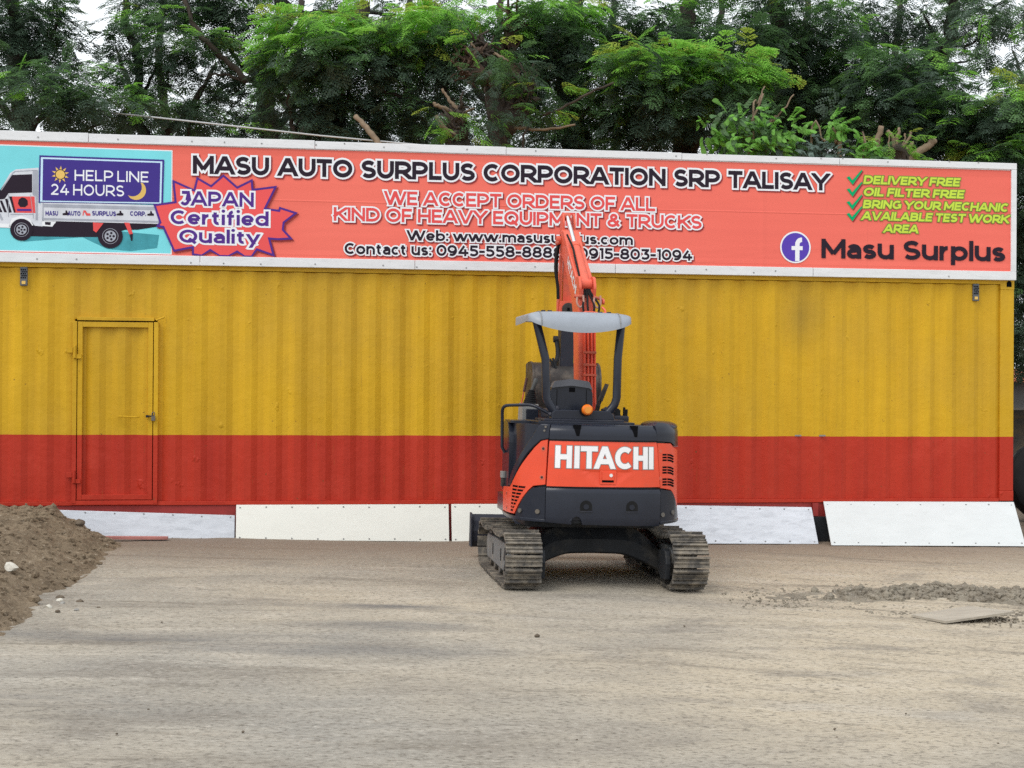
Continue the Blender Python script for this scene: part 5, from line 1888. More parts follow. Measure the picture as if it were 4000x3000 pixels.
def limb(mb, pts, r0, r1, n=8, k=5, wob=.03):
    P = smooth_path(pts, k)
    rs = random.Random(int(abs(P[0].x * 1000 + P[-1].z * 77)))
    Q = [p + Vector((rs.uniform(-1, 1), rs.uniform(-1, 1), rs.uniform(-1, 1))) * wob * (0 if i in (0,) else 1) for i, p in enumerate(P)]
    rad = [max(.004, r0 + (r1 - r0) * i / (len(Q) - 1)) * rs.uniform(.88, 1.12) for i in range(len(Q))]
    mb.tube(Q, rad, n)


TG = 'trees standing behind the container'
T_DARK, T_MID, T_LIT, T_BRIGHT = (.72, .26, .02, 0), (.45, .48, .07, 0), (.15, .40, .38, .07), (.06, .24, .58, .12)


def tree(label, base_col, Y, trunk, boughs, limbs=(), bark='bark_dark', r=.2, far=False, name='tree', size=.29):
    """trunk/limbs/boughs are laid out as (bearing, height row) at distance Y; base on the ground"""
    b = spot(base_col, 1500, Y)
    root = empty(name, (b.x, b.y, gz(b.x, b.y)))
    tag(root, label, 'tree', TG)
    o = Vector(root.location)
    tm = MB()
    pts = [Vector((0, 0, -.1))] + [spot(c, rw, Y + dy) - o for c, rw, dy in trunk]
    limb(tm, pts, r, r * .45, 10, 6, .03)
    tm.build('trunk', M[bark], root, smooth=True)
    for l in limbs:
        lm = MB()
        rr = l[1] if isinstance(l[1], tuple) else (.05, .015)
        limb(lm, [spot(c, rw, Y + dy) - o for c, rw, dy in l[0]], rr[0], rr[1], 7, 6, .02)
        lm.build('branch', M[l[2] if len(l) > 2 else bark], root, smooth=True)
    cr_ = Crown()
    for c, rw, dy, rx, rz, n, tone in boughs:
        p = spot(c, rw, Y + dy) - o
        cr_.bough(p, rx, rx * .9, rz, n, tone, TPL_FAR if far else TPL, size)
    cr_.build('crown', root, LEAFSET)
    return root


def up_boughs(c0, c1, n, dens=60, tone=T_MID, dy=(-1, 1.5), rows=None):
    rows = rows or ((-900, -60) if c0 > 1100 else (-900, -220))
    rs = random.Random(int(c0 * 3 + c1))
    return [(rs.uniform(c0, c1), rs.uniform(*rows), rs.uniform(*dy), rs.uniform(.8, 1.2), rs.uniform(.35, .5), dens, tone) for _ in range(n)]


tree('dark feathery tree at the far left end of the billboard, beside a patch of sky', 90, 22.5, [(120, 900, 0), (110, 560, 0), (60, 330, .2), (70, 120, .2), (-20, -200, 0)],
     [(70, 330, -.4, .9, .30, 130, T_MID), (260, 280, -.6, .7, .22, 90, T_MID), (180, 370, -.9, 1.0, .22, 170, (.45, .45, .10, 0)), (420, 400, -.6, .75, .22, 110, T_MID), (60, 130, .2, .8, .35, 160, T_DARK), (90, 20, .1, .6, .25, 120, T_DARK), (200, 130, .1, .4, .2, 60, T_DARK), (10, 60, .1, .5, .3, 80, T_DARK), (150, 60, .3, .42, .28, 60, T_DARK),
      (20, 460, -.2, .7, .22, 60, T_DARK), (330, 450, .3, .6, .18, 45, T_DARK), (130, 250, .6, .7, .3, 80, T_DARK), (-150, 300, 0, 1.0, .6, 100, T_DARK), (-60, 20, .2, .8, .5, 80, T_DARK)] + up_boughs(-350, 90, 9, 60, T_DARK),
     [([(85, 560, 0), (200, 420, -.3), (330, 390, -.6)], (.06, .02)), ([(60, 300, .2), (180, 180, .1), (250, 40, .2)], (.05, .015)), ([(90, 620, 0), (250, 540, 0), (420, 470, -.2)], (.05, .015))], r=.13)
tree('slender tree with a long bare leaning branch, second from the left', 560, 23.2, [(560, 900, 0), (585, 600, 0), (530, 430, .2), (545, 240, .2), (490, 60, .2), (520, -200, .2)],
     [(510, 90, -.2, .36, .18, 50, T_MID), (610, 55, -.3, .5, .16, 60, T_LIT), (640, 150, -.4, .8, .2, 100, T_MID), (720, 160, -.5, .6, .16, 70, T_LIT), (560, 215, .2, .7, .18, 70, T_DARK), (820, 80, .3, .8, .28, 70, T_MID),
      (500, 300, .2, .8, .22, 90, T_MID), (660, 330, .3, .8, .25, 90, T_DARK), (860, 230, .2, .7, .25, 70, T_MID), (900, 30, .4, .7, .25, 70, T_DARK), (580, 400, -.2, .9, .22, 110, T_MID), (780, 420, .3, .8, .25, 90, T_DARK), (460, 480, .5, .5, .16, 26, T_DARK),
      (660, 490, .2, .6, .16, 34, T_DARK), (850, 500, .1, .6, .16, 34, T_DARK), (950, 140, .5, .5, .2, 40, T_DARK), (570, -30, .1, .5, .2, 70, T_MID), (700, -20, .2, .6, .25, 80, T_DARK), (850, -20, .2, .6, .25, 80, T_DARK), (960, -10, .3, .5, .2, 60, T_DARK)] + up_boughs(420, 1000, 8, 55, T_MID),
     [([(700, -60, -.6), (760, 100, -.6), (830, 190, -.6), (900, 250, -.5), (960, 320, -.4)], (.035, .05), 'bark'), ([(960, 320, -.4), (860, 290, -.4), (790, 310, -.5)], (.03, .012), 'bark'), ([(570, 600, 0), (700, 470, 0), (800, 330, -.1)], (.06, .02)),
      ([(720, 560, .1), (760, 440, .0), (800, 340, 0)], (.035, .012), 'bark'), ([(520, 420, .2), (600, 290, .1), (640, 190, .0)], (.04, .012))], r=.10)
tree('thick dark leaning trunk rising out of the billboard into thin leafy twigs', 1060, 24.0, [(1080, 900, 0), (1060, 560, 0), (1035, 380, 0), (1030, 270, 0), (1080, 130, 0), (1130, 60, 0), (1050, -60, 0), (960, -160, 0)],
     [(980, 400, .2, .7, .25, 70, T_DARK), (1000, 200, .4, .5, .2, 40, T_DARK), (960, 560, .3, .7, .2, 60, T_DARK), (1130, 330, .3, .7, .3, 80, T_DARK), (1240, 20, .8, .7, .25, 60, T_DARK), (1400, 60, .9, .8, .25, 60, T_DARK), (1560, 70, .9, .8, .25, 60, T_DARK), (1700, 30, .9, .7, .25, 60, T_DARK), (1080, 500, .5, .7, .3, 70, T_DARK)] + up_boughs(950, 1600, 9, 55, T_DARK),
     [([(1035, 380, 0), (990, 290, -.1), (930, 240, -.2), (880, 130, -.2)], (.07, .025)), ([(1060, 560, 0), (1140, 420, .2), (1250, 300, .3)], (.07, .03)), ([(1130, 60, 0), (1300, 50, .3), (1550, 55, .5)], (.05, .02)), ([(1030, 300, 0), (900, 330, 0), (800, 410, 0)], (.06, .02))], r=.17)
tree('tree with bright yellow green new leaves hanging over the middle of the headline', 1290, 21.6, [(1310, 900, 0), (1300, 560, .5), (1290, 430, .6), (1330, 280, .5), (1400, 160, .3), (1420, 20, .3)],
     [(1170, 95, -.4, .45, .20, 85, T_BRIGHT), (1260, 85, -.6, .55, .22, 110, T_BRIGHT), (1370, 95, -.5, .45, .18, 80, T_BRIGHT), (1200, 190, -.5, .6, .24, 120, T_LIT), (1330, 200, -.6, .7, .26, 140, (.35, .45, .2, 0)), (1480, 170, -.4, .6, .22, 100, T_LIT), (1580, 100, -.4, .55, .2, 100, T_BRIGHT), (1690, 80, -.4, .55, .22, 110, T_BRIGHT),
      (1760, 60, -.3, .5, .2, 80, T_BRIGHT), (1640, 190, -.3, .7, .24, 120, T_LIT), (1760, 170, -.2, .6, .24, 100, T_MID), (1130, 250, -.3, .4, .2, 60, T_LIT), (1180, 310, -.1, .6, .28, 100, T_MID), (1330, 330, 0, .8, .3, 130, T_DARK), (1500, 300, .1, .9, .3, 150, T_DARK), (1660, 300, .1, .8, .3, 130, T_MID), (1230, 420, .1, .7, .25, 90, T_DARK),
      (1440, 420, .2, .9, .25, 110, T_DARK), (1620, 420, .1, .8, .22, 90, T_DARK), (1240, 530, .3, .7, .18, 70, T_MID), (1500, 520, .3, .8, .2, 80, T_DARK), (1650, 510, .3, .7, .2, 70, T_DARK), (1390, 500, .5, .7, .2, 70, T_DARK)] + up_boughs(1150, 1800, 7, 55, T_MID, (.4, 1.8)),
     [([(1150, 545, -.1), (1130, 420, -.2), (1115, 300, -.3), (1140, 170, -.3)], (.035, .012), 'bark'), ([(1150, 545, -.1), (1220, 470, -.2), (1290, 390, -.3), (1330, 300, -.3)], (.035, .012), 'bark'), ([(1150, 545, -.1), (1165, 470, 0), (1170, 430, 0)], (.015, .008), 'bark'),
      ([(1300, 560, .5), (1360, 380, .2), (1330, 240, -.2)], (.04, .015)), ([(1775, 440, 0), (1640, 400, -.1), (1500, 350, -.1), (1380, 270, -.2), (1310, 220, -.3)], (.035, .012), 'bark'), ([(1770, 400, 0), (1720, 330, -.1), (1650, 230, -.2), (1580, 140, -.3)], (.035, .012), 'bark')], r=.24)


def pollard(label, col, Y, stems, twigs, leaves, r=.2):
    b = spot(col, 1500, Y)
    root = empty('pollarded_tree', (b.x, b.y, gz(b.x, b.y)))
    tag(root, label, 'tree', TG)
    o = Vector(root.location)
    for i, st_ in enumerate(stems):
        tm = MB()
        pts = ([Vector((0, 0, -.1))] if i == 0 else []) + [spot(c, rw, Y + dy) - o for c, rw, dy in st_[0]]
        limb(tm, pts, st_[1], st_[2], 10, 7, .045)
        # knobbly regrowth scars
        rs = random.Random(i + int(col))
        for k in range(40):
            c, rw, dy = st_[0][-1] if k % 2 else st_[0][-2]
            p = spot(c + rs.uniform(-30, 30), rw + rs.uniform(-20, 70), Y + dy - .1) - o
            q = p + Vector((rs.uniform(-.20, .20), rs.uniform(-.2, .05), rs.uniform(-.08, .26)))
            tm.tube([p, p.lerp(q, .5) + Vector((rs.uniform(-.05, .05), 0, .02)), q], [rs.uniform(.012, .03), rs.uniform(.01, .022), rs.uniform(.005, .016)], 6)
        tm.build('trunk', M['bark_red'] if i % 2 else M['bark'], root, smooth=True)
    for t in twigs:
        tm = MB()
        limb(tm, [spot(c, rw, Y + dy) - o for c, rw, dy in t[0]], t[1], t[1] * .6, 7, 5, .012)
        tm.build('branch', M[t[2]], root, smooth=True)
    cr_ = Crown()
    for c, rw, dy, rx, rz, n, tone in leaves:
        cr_.bough(spot(c, rw, Y + dy) - o, rx, rx, rz, n, tone, TPL, .24)
    cr_.build('crown', root, LEAFSET)


pollard('short cut back stump with sawn brown stubs, left of the big pollarded trunk', 1790, 20.6, [([(1795, 900, 0), (1795, 600, 0), (1790, 520, 0), (1775, 440, 0)], .20, .13)],
        [([(1790, 540, -.1), (1740, 510, -.2), (1705, 450, -.3)], .045, 'cut_wood'), ([(1770, 440, -.1), (1720, 415, -.2), (1690, 405, -.2)], .035, 'cut_wood'), ([(1785, 430, -.1), (1755, 390, -.1), (1725, 350, -.1)], .03, 'cut_wood'), ([(1800, 440, 0), (1840, 430, 0), (1850, 420, -.1)], .02, 'cut_wood')],
        [(1780, 490, -.3, .22, .14, 12, T_BRIGHT), (1800, 560, -.3, .2, .1, 10, T_BRIGHT), (1715, 440, -.3, .15, .1, 8, T_BRIGHT), (1760, 520, -.3, .2, .08, 10, T_LIT)])
pollard('tall pollarded trunk with reddish twig knots standing behind the middle of the billboard', 1950, 21.0, [([(1950, 900, 0), (1945, 600, 0), (1945, 420, 0), (1915, 330, 0), (1890, 230, 0), (1880, 185, 0)], .19, .10), ([(1945, 330, 0), (1860, 290, -.1), (1830, 250, -.1), (1822, 225, -.1)], .14, .07), ([(1960, 500, 0), (2020, 420, 0), (2050, 360, -.1), (2060, 330, -.1)], .18, .10), ([(1960, 420, .3), (1985, 300, .4), (1990, 180, .5), (2010, 60, .5)], .15, .1)],
        [([(1885, 210, -.1), (1850, 180, -.2), (1840, 170, -.2)], .022, 'cut_wood'), ([(1925, 205, -.1), (1960, 225, -.2), (1985, 240, -.2)], .025, 'cut_wood'), ([(2040, 590, -.3), (2050, 520, -.3), (2080, 475, -.3)], .02, 'bark'), ([(1895, 340, -.3), (1900, 400, -.3), (1930, 480, -.4), (1990, 565, -.4)], .012, 'bark'),
         ([(2010, 500, -.2), (2100, 505, -.3), (2250, 490, -.4)], .025, 'cut_wood'), ([(1990, 350, -.2), (2000, 400, -.2), (2005, 470, -.2)], .012, 'bark'), ([(2120, 450, -.2), (2200, 420, -.3), (2290, 370, -.4), (2400, 320, -.5)], .022, 'bark')],
        [(1850, 170, -.2, .2, .1, 12, T_BRIGHT), (1920, 190, -.2, .2, .12, 14, T_BRIGHT), (2130, 360, -.2, .28, .2, 26, T_LIT), (2120, 430, -.2, .2, .12, 12, T_BRIGHT), (2060, 330, -.2, .2, .1, 10, T_LIT), (1900, 300, -.5, .3, .14, 22, T_MID), (1980, 430, -.5, .3, .14, 20, T_MID), (1990, 240, -.5, .35, .2, 40, T_MID), (1890, 470, -.4, .25, .14, 18, T_MID), (1930, 560, -.4, .3, .1, 18, T_DARK)])
tree('broad tree of drooping blue green sprays just right of the pollarded trunk', 2260, 22.2, [(2270, 900, 0), (2260, 600, .3), (2230, 420, .4), (2205, 280, .3), (2230, 140, .3), (2260, -40, .3)],
     [(2090, 40, -.5, .6, .24, 110, T_LIT), (2180, 30, -.6, .45, .2, 80, T_BRIGHT), (2060, 130, -.5, .6, .26, 110, T_MID), (2170, 130, -.5, .6, .26, 110, (.3, .5, .2, 0)), (2050, 230, -.4, .55, .22, 90, T_MID), (2160, 240, -.3, .5, .24, 90, T_MID), (2300, 50, .2, .7, .26, 100, T_MID), (2330, 160, .3, .8, .26, 110, T_DARK), (2450, 90, .4, .8, .3, 110, T_DARK), (2600, 110, .3, .8, .3, 110, T_MID),
      (2100, 320, -.3, .5, .2, 70, T_MID), (2280, 330, .0, .4, .14, 30, T_LIT), (2240, 420, -.2, .7, .25, 100, (.4, .5, .1, 0)), (2120, 540, -.2, .6, .2, 80, T_DARK), (2280, 520, -.1, .7, .24, 90, T_MID), (2400, 450, .1, .6, .24, 80, T_MID), (2180, 480, .2, .6, .22, 70, T_MID), (2440, 540, .0, .7, .22, 80, T_DARK), (2350, 580, .0, .6, .15, 50, T_DARK)] + up_boughs(2050, 2600, 8, 55, T_MID, (.2, 1.8)),
     [([(2205, 280, .3), (2300, 225, .3), (2450, 165, .3), (2600, 90, .3)], (.07, .025)), ([(2230, 420, .4), (2210, 330, .1), (2260, 290, 0)], (.06, .03)), ([(2250, 500, 0), (2330, 380, -.2), (2430, 300, -.4)], (.03, .012), 'bark')], r=.24)
tree('spreading tree with two bright green tufts hanging over the right half of the headline', 2620, 21.8, [(2690, 900, 0), (2680, 600, .6), (2720, 470, .7), (2700, 300, .6), (2680, 120, .6), (2700, -60, .5)],
     [(2490, 200, -.6, .5, .16, 90, T_BRIGHT), (2570, 215, -.6, .5, .18, 100, T_BRIGHT), (2640, 275, -.6, .40, .14, 70, T_BRIGHT), (2530, 290, -.5, .6, .22, 110, T_LIT), (2600, 340, -.5, .5, .2, 90, (.2, .4, .4, 0)), (2420, 260, -.4, .5, .2, 80, T_MID), (2780, 240, -.5, .55, .18, 100, T_LIT), (2870, 240, -.6, .5, .16, 90, T_BRIGHT), (2930, 275, -.6, .40, .14, 70, T_BRIGHT),
      (2800, 330, -.5, .7, .22, 110, (.25, .5, .25, 0)), (2900, 340, -.4, .5, .18, 70, T_LIT), (2520, 400, -.3, .6, .22, 90, T_MID), (2700, 430, -.3, .7, .22, 90, T_DARK), (2640, 180, .4, .8, .28, 100, T_DARK), (2720, 120, .5, .9, .3, 110, T_MID), (2840, 160, .5, .8, .3, 110, T_MID), (2760, 500, .2, .6, .2, 50, T_DARK), (2550, 480, .0, .6, .2, 70, T_DARK)] + up_boughs(2500, 3000, 7, 55, T_MID, (.2, 1.8)),
     [([(2680, 600, .6), (2600, 520, .4), (2550, 560, .3)], (.06, .03)), ([(2720, 470, .7), (2830, 400, .5), (2960, 420, .4)], (.09, .03)), ([(2690, 600, .5), (2760, 520, .4), (2820, 560, .3)], (.06, .03)), ([(2700, 300, .6), (2820, 330, .3), (2900, 400, .3)], (.08, .03))], r=.24)
tree('wide dense dark green tree behind the right third of the billboard', 3080, 23.4, [(3090, 900, 0), (3080, 600, 0), (3100, 420, 0), (3060, 250, 0), (3040, 60, 0), (3000, -150, 0)],
     [(2960, 60, -.2, .9, .36, 150, T_MID), (3100, 40, -.4, .9, .36, 160, (.35, .45, .16, .04)), (3200, 120, -.2, .9, .36, 160, T_MID), (3040, 180, -.2, 1.0, .32, 170, T_MID), (3180, 230, -.1, 1.0, .3, 150, T_DARK), (3300, 190, -.2, .5, .16, 60, T_LIT), (2980, 280, .2, 1.0, .3, 140, T_DARK), (3130, 330, .2, 1.0, .3, 140, T_DARK), (3280, 290, .2, .8, .26, 100, T_DARK), (3060, 420, .4, 1.0, .28, 130, T_DARK),
      (3230, 440, .3, 1.0, .26, 120, T_DARK), (3100, 540, .5, 1.0, .3, 120, T_DARK), (3300, 560, .5, 1.0, .3, 110, T_DARK), (3170, 370, -.3, .8, .2, 100, T_MID), (2930, 500, .6, .9, .3, 100, T_DARK)] + up_boughs(2850, 3300, 8, 55, T_MID),
     [([(3100, 420, 0), (3220, 330, .2), (3300, 230, .3)], (.08, .03)), ([(3080, 500, 0), (2960, 380, .2), (2900, 300, .2)], (.08, .03))], r=.26)
tree('open tree with a bare forking dark limb against white sky near the right', 3480, 25.0, [(3430, 900, 0), (3450, 600, 0), (3540, 380, 0), (3610, 270, 0), (3690, 190, 0), (3720, 100, 0), (3730, -20, 0)],
     [(3400, 50, .2, .9, .3, 80, (.5, .45, .05, 0)), (3540, 60, .1, 1.0, .28, 90, (.45, .5, .05, 0)), (3700, 50, .1, .9, .25, 90, (.5, .45, .05, 0)), (3860, 50, .2, .8, .2, 60, (.5, .45, .05, 0)), (3620, 170, .1, .6, .2, 50, T_DARK), (3830, 110, .1, .5, .12, 30, T_DARK), (3460, 150, .3, .7, .22, 60, T_DARK), (3560, 260, .2, .7, .24, 70, T_DARK), (3720, 240, .2, .4, .12, 26, T_DARK),
      (3980, 40, .2, .7, .2, 50, T_DARK), (3330, 60, .5, .7, .25, 60, T_DARK)] + up_boughs(3350, 4100, 10, 45, T_DARK),
     [([(3690, 190, 0), (3760, 150, .0), (3880, 110, .1)], (.04, .012)), ([(3610, 270, 0), (3700, 250, 0), (3800, 235, 0)], (.04, .012)), ([(3690, 190, 0), (3640, 120, .1), (3600, 40, .1)], (.04, .012)), ([(3450, 300, .4), (3470, 170, .3), (3430, 80, .3)], (.03, .012)), ([(3700, 180, 0), (3800, 170, .0), (3900, 60, .1)], (.03, .01))], r=.22)
tree('layered dark tree standing between the bare limb and the right end of the billboard', 3560, 22.4, [(3570, 900, 0), (3560, 620, 0), (3560, 500, 0), (3540, 350, 0), (3530, 260, 0)],
     [(3440, 230, .0, .7, .2, 100, T_MID), (3560, 230, -.1, .7, .18, 90, T_MID), (3500, 320, -.2, .9, .22, 130, T_MID), (3620, 340, -.3, .6, .18, 90, (.35, .5, .15, 0)), (3420, 340, .0, .7, .22, 90, T_DARK), (3530, 410, -.2, .9, .24, 130, T_MID), (3670, 420, .1, .7, .22, 90, T_DARK), (3400, 430, .2, .8, .26, 100, T_DARK), (3620, 480, -.3, .7, .2, 90, T_LIT), (3500, 520, .2, .9, .3, 120, T_DARK),
      (3650, 570, .1, .9, .3, 120, T_DARK), (3730, 500, .2, .6, .2, 60, T_DARK), (3480, 460, .4, .9, .3, 100, T_DARK), (3740, 590, .2, .8, .24, 90, T_DARK), (3500, 620, .5, .9, .3, 90, T_DARK)], r=.2)
tree('leafy tree with pale bright tips overhanging the right edge of the billboard', 4130, 21.8, [(4140, 900, 0), (4120, 600, 0), (4050, 450, 0), (3990, 320, 0)],
     [(4000, 290, 0, .3, .16, 40, T_MID), (3930, 400, -.1, .6, .18, 100, T_MID), (3970, 390, -.4, .7, .2, 120, (.2, .4, .35, .05)), (3850, 430, -.3, .7, .22, 120, (.4, .45, .15, 0)), (3970, 480, -.2, .8, .26, 130, T_MID), (3830, 520, .1, .8, .26, 110, T_DARK), (3890, 590, -.4, .5, .16, 90, T_LIT), (3985, 580, -.5, .5, .18, 90, T_LIT), (3960, 660, -.2, .6, .25, 100, T_DARK), (3830, 610, .2, .7, .22, 80, T_DARK), (4060, 350, 0, .8, .4, 100, T_MID),
      (4080, 560, 0, .8, .4, 100, T_MID), (4010, 760, .2, .6, .5, 300, T_DARK), (4020, 900, .8, .7, .5, 320, T_DARK), (4020, 1060, 1.2, .7, .5, 320, T_DARK), (4010, 1230, 1.8, .7, .45, 320, T_DARK), (4010, 1350, 2.2, .7, .4, 220, T_DARK), (4030, 1180, .3, .5, .4, 80, T_DARK)] + up_boughs(3900, 4300, 4, 55, T_MID, (-.2, 1), (-300, 150)), r=.2)


# back rows, farther off
def far_tree(label, col, Y, x_half, rows, n, dens=45):
    rs = random.Random(int(col + Y))
    boughs = [(col + rs.uniform(-x_half, x_half), rs.uniform(*rows), rs.uniform(-1.2, 1.2), rs.uniform(.9, 1.4), rs.uniform(.35, .6), dens, T_DARK) for _ in range(n)]
    tree(label, col, Y, [(col, 900, 0), (col + 10, 500, 0), (col - 20, 250, 0), (col, 0, 0)], boughs, [([(col, 560, 0), (col + x_half * .5, 380, 0), (col + x_half * .8, 240, 0)], (.08, .03)), ([(col + 10, 500, 0), (col - x_half * .5, 330, 0), (col - x_half * .7, 200, 0)], (.08, .03))], far=True, r=.13, size=.42)


far_tree('shaded tree in the back row seen through gaps behind the leftmost trees', 60, 30, 220, (470, 640), 4)
far_tree('shaded back row tree seen between the slender tree and the leaning trunk', 640, 31, 260, (480, 640), 4)
far_tree('shaded back row tree seen behind the leaning dark trunk', 1180, 30, 240, (360, 620), 7)
far_tree('shaded back row tree seen below the bright yellow green leaves', 1600, 31, 240, (200, 620), 11)
far_tree('shaded back row tree seen behind the tall pollarded trunk', 1960, 30, 220, (120, 620), 13)
far_tree('shaded back row tree seen behind the drooping blue green sprays', 2400, 31, 250, (60, 500), 10)
far_tree('shaded back row tree seen behind the two bright green tufts', 2820, 30, 240, (60, 480), 10)
far_tree('shaded back row tree seen behind the wide dense tree', 3160, 31, 230, (260, 640), 11)
far_tree('shaded back row tree seen behind the layered dark tree at right', 3520, 30, 200, (480, 660), 7)
far_tree('shaded back row tree filling the strip beyond the right end of the container', 4140, 40, 260, (560, 1400), 22, 70)


# broad leaved shrub with lime leaves
def shrub(label, col, row, Y, boughs, stems, mats, name='shrub'):
    b = spot(col, 1500, Y)
    root = empty(name, (b.x, b.y, gz(b.x, b.y)))
    tag(root, label, 'shrub')
    o = Vector(root.location)
    sm = MB()
    for s in stems:
        limb(sm, [Vector((random.uniform(-.1, .1), 0, 0))] + [spot(c, rw, Y + dy) - o for c, rw, dy in s[0]], s[1], s[1] * .5, 7, 5, .015)
    sm.build('stem', M['cut_wood'], root, smooth=True)
    cr_ = Crown()
    for c, rw, dy, rx, rz, n, mi in boughs:
        cc = np.array(spot(c, rw, Y + dy) - o)
        u = RNG.normal(size=(n, 3)); u /= np.linalg.norm(u, axis=1, keepdims=True)
        p = cc + u * np.array([rx, rx * .8, rz]) * RNG.uniform(.3, 1, (n, 1)) ** .5
        d = u + RNG.normal(0, .3, (n, 3)); d[:, 2] -= .75
        d[:, 1] -= .35
        up = np.array([0, -.5, 1.0]) + RNG.normal(0, .3, (n, 3))
        cr_.put(BROAD, p, d, up, RNG.uniform(.18, .30, n), np.full(n, mi))
    cr_.build('crown', root, mats)


SM = ['leaf_lime', 'leaf_blue', 'leaf_mid', 'leaf_young']
shrub('lime green broad leaved shrub poking up above the billboard before the dense tree', 2930, 600, 20.4,
      [(2860, 500, 0, .22, .2, 16, 0), (2890, 470, 0, .3, .2, 26, 2), (2940, 450, -.1, .25, .15, 20, 0), (2970, 470, .1, .35, .2, 30, 2), (2870, 560, -.1, .3, .2, 28, 0), (2960, 560, 0, .35, .2, 30, 2), (3080, 500, -.2, .20, .16, 20, 0), (3020, 550, -.1, .25, .16, 22, 0), (2770, 510, 0, .15, .1, 9, 0), (2920, 520, .2, .4, .25, 36, 2), (2800, 590, 0, .25, .15, 18, 0), (3060, 570, .1, .3, .15, 20, 2), (2900, 600, -.1, .35, .15, 26, 0)],
      [([(2930, 620, 0), (2930, 500, 0), (2980, 370, 0)], .025), ([(2990, 620, 0), (3020, 480, 0), (3050, 440, 0), (3100, 370, 0)], .018), ([(2940, 560, 0), (2960, 400, .1), (2985, 340, .1)], .02)], SM)
shrub('grey green bush with a cut back stem, right of the lime shrub', 3230, 600, 20.3,
      [(3140, 590, 0, .25, .15, 26, 1), (3210, 600, -.1, .25, .12, 26, 1), (3270, 600, 0, .2, .1, 18, 1), (3220, 480, 0, .16, .08, 14, 0), (3300, 500, 0, .18, .09, 16, 0), (3180, 560, .1, .2, .1, 14, 1)],
      [([(3280, 620, 0), (3268, 560, 0), (3255, 500, 0)], .04), ([(3170, 590, 0), (3220, 550, 0), (3255, 530, 0)], .018)], SM)
shrub('small lime leaved bush at the foot of the fan of sawn branches', 3370, 600, 20.3, [(3340, 600, 0, .16, .1, 14, 0), (3385, 590, 0, .15, .12, 14, 0), (3400, 570, 0, .12, .1, 10, 0), (3360, 620, 0, .2, .1, 12, 2)], [([(3370, 640, 0), (3380, 580, 0)], .02)], SM)

# fan of sawn branches on a low stump
b = spot(3500, 1500, 20.8)
fan = empty('pollarded_stump', (b.x, b.y, gz(b.x, b.y)))
tag(fan, 'low stump with a fan of sawn pale branches near the right of the billboard top', 'tree')
o = Vector(fan.location)
tm = MB()
limb(tm, [Vector((0, 0, -.1)), spot(3500, 900, 20.8) - o, spot(3495, 680, 20.8) - o, spot(3490, 590, 20.8) - o], .26, .2, 10, 6, .05)
tm.build('trunk', M['bark'], fan, smooth=True)
for pts, r_ in (([(3430, 620), (3428, 560), (3445, 490)], .045), ([(3495, 600), (3490, 540), (3465, 510)], .03), ([(3500, 590), (3505, 540), (3515, 500)], .025), ([(3510, 590), (3545, 550), (3560, 515)], .022), ([(3515, 600), (3550, 580), (3565, 555)], .03), ([(3540, 640), (3580, 600), (3625, 570), (3650, 545)], .055), ([(3480, 600), (3470, 560), (3480, 520)], .015), ([(3500, 600), (3530, 560), (3535, 520)], .015), ([(3430, 590), (3450, 610), (3530, 620), (3580, 625)], .02)):
    tm = MB()
    limb(tm, [spot(c, rw, 20.7) - o for c, rw in pts], r_, r_ * .8, 8, 5, .01)
    tm.build('branch', M['cut_wood'], fan, smooth=True)
cr_ = Crown()
for c, rw, n in ((3455, 555, 14), (3480, 560, 12), (3540, 540, 14), (3420, 540, 8), (3560, 620, 12), (3600, 625, 10)):
    cr_.bough(spot(c, rw, 20.6) - o, .16, .16, .1, n, T_BRIGHT, TPL, .2)
cr_.build('crown', fan, LEAFSET)

# leaning bare pole and the cable
tm = MB()
limb(tm, [spot(1560, 680, 19.9), spot(1490, 575, 19.9), spot(1440, 510, 20.0), (spot(1388, 452, 20.1))], .045, .033, 9, 5, .01)
pole = tm.build('bare_pole', M['cut_wood'], smooth=True)
tag(pole, 'bare peeled wooden pole leaning up from behind the billboard', 'pole')
tm = MB()
tm.tube([spot(c, rw, y) for c, rw, y in ((345, 428, 22.6), (500, 447, 21.6), (800, 480, 20.5), (1250, 530, 20.2), (1700, 572, 19.9), (1960, 595, 19.7))], .012, 6)
tag(tm.build('cable', M['wire'], smooth=True), 'thin pale cable sloping down through the trees to the billboard', 'cable')

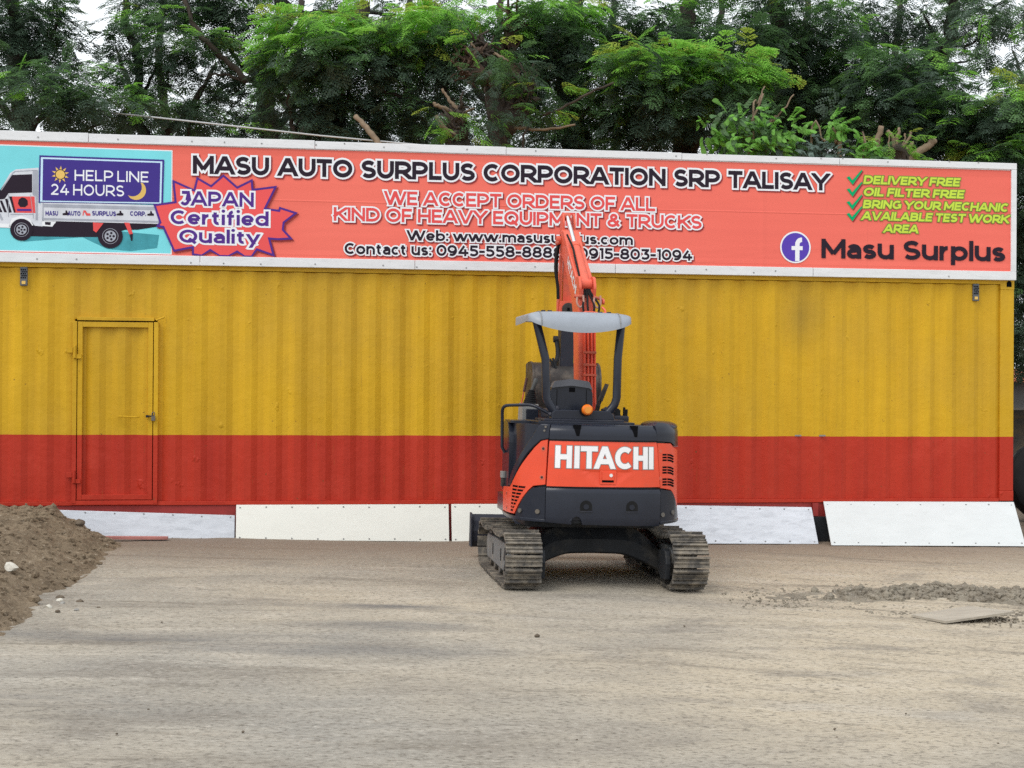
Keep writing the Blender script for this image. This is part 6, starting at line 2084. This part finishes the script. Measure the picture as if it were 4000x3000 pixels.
# ------------------------------------------------------------------ strip beyond the right end of the container
b = spot(4090, 1500, 34)
sh = empty('shed', (b.x, b.y, gz(b.x, b.y)), (0, 0, R(4)))
tag(sh, 'grey block shed with an orange tin roof beyond the right end of the container', 'shed')
MB().box(-1.2, 5, 0, 4, 0, 2.0).build('wall', M['concrete_far'], sh)
rf = MB()
rf.prism([(-.4, 1.98), (-.4, 2.06), (2, 2.32), (4.4, 2.06), (4.4, 1.98), (2, 2.24)], 0, -1.35, 5.2)
rf.build('roof', M['tin_orange'], sh)
b = spot(4040, 1500, 24)
lo_ = empty('loader_bucket', (b.x, b.y, gz(b.x, b.y)), (0, 0, R(20)))
tag(lo_, 'worn grey loader bucket standing on its edge beyond the container end', 'loader bucket')
cp = smooth_path([(-.2, 1.55, 0), (.25, 1.35, 0), (.55, 1.0, 0), (.6, .6, 0), (.35, .2, 0), (-.2, .05, 0)], 5)
bo2 = [(p.x, p.y) for p in cp]
MB().prism(bo2 + [(a - .04 if a > 0 else a, b_ - .03 if b_ > .8 else b_ + .03) for a, b_ in bo2[::-1]], 0, -.55, 1.4).build('bucket_shell', M['steel'], lo_, smooth='angle')
MB().prism(bo2, 0, -.58, -.55).build('bucket_side', M['bucket'], lo_, bevel=.005)

# worn tyres stacked beside the loader bucket
def tyre(x, y, z, r, tilt, label):
    mb = MB()
    n, m = 36, 12
    vs = []
    for i in range(n):
        a = 2 * math.pi * i / n
        for j in range(m):
            b_ = 2 * math.pi * j / m
            rr = r - .16 + .16 * math.copysign(abs(math.cos(b_)) ** .7, math.cos(b_)) + (.012 if i % 2 and abs(b_ - 0) < .9 else 0)
            vs.append((rr * math.cos(a), rr * math.sin(a), .15 * math.copysign(abs(math.sin(b_)) ** .7, math.sin(b_))))
    mb.add(vs, [(i * m + j, ((i + 1) % n) * m + j, ((i + 1) % n) * m + (j + 1) % m, i * m + (j + 1) % m) for i in range(n) for j in range(m)])
    o = mb.build('tyre', M['rubber'], smooth='angle')
    o.location = (x, y, z)
    o.rotation_euler = tilt
    tag(o, label, 'tyre')


q = spot(4030, 1500, 21.0)
tyre(q.x + .2, q.y, gz(q.x, q.y) + .55, .56, (R(78), 0, R(12)), 'large worn black tyre standing upright beyond the right end of the container')
tyre(q.x + .35, q.y - .75, gz(q.x, q.y) + .16, .52, (0, 0, 0), 'worn black tyre lying flat in front of the upright one beyond the container end')
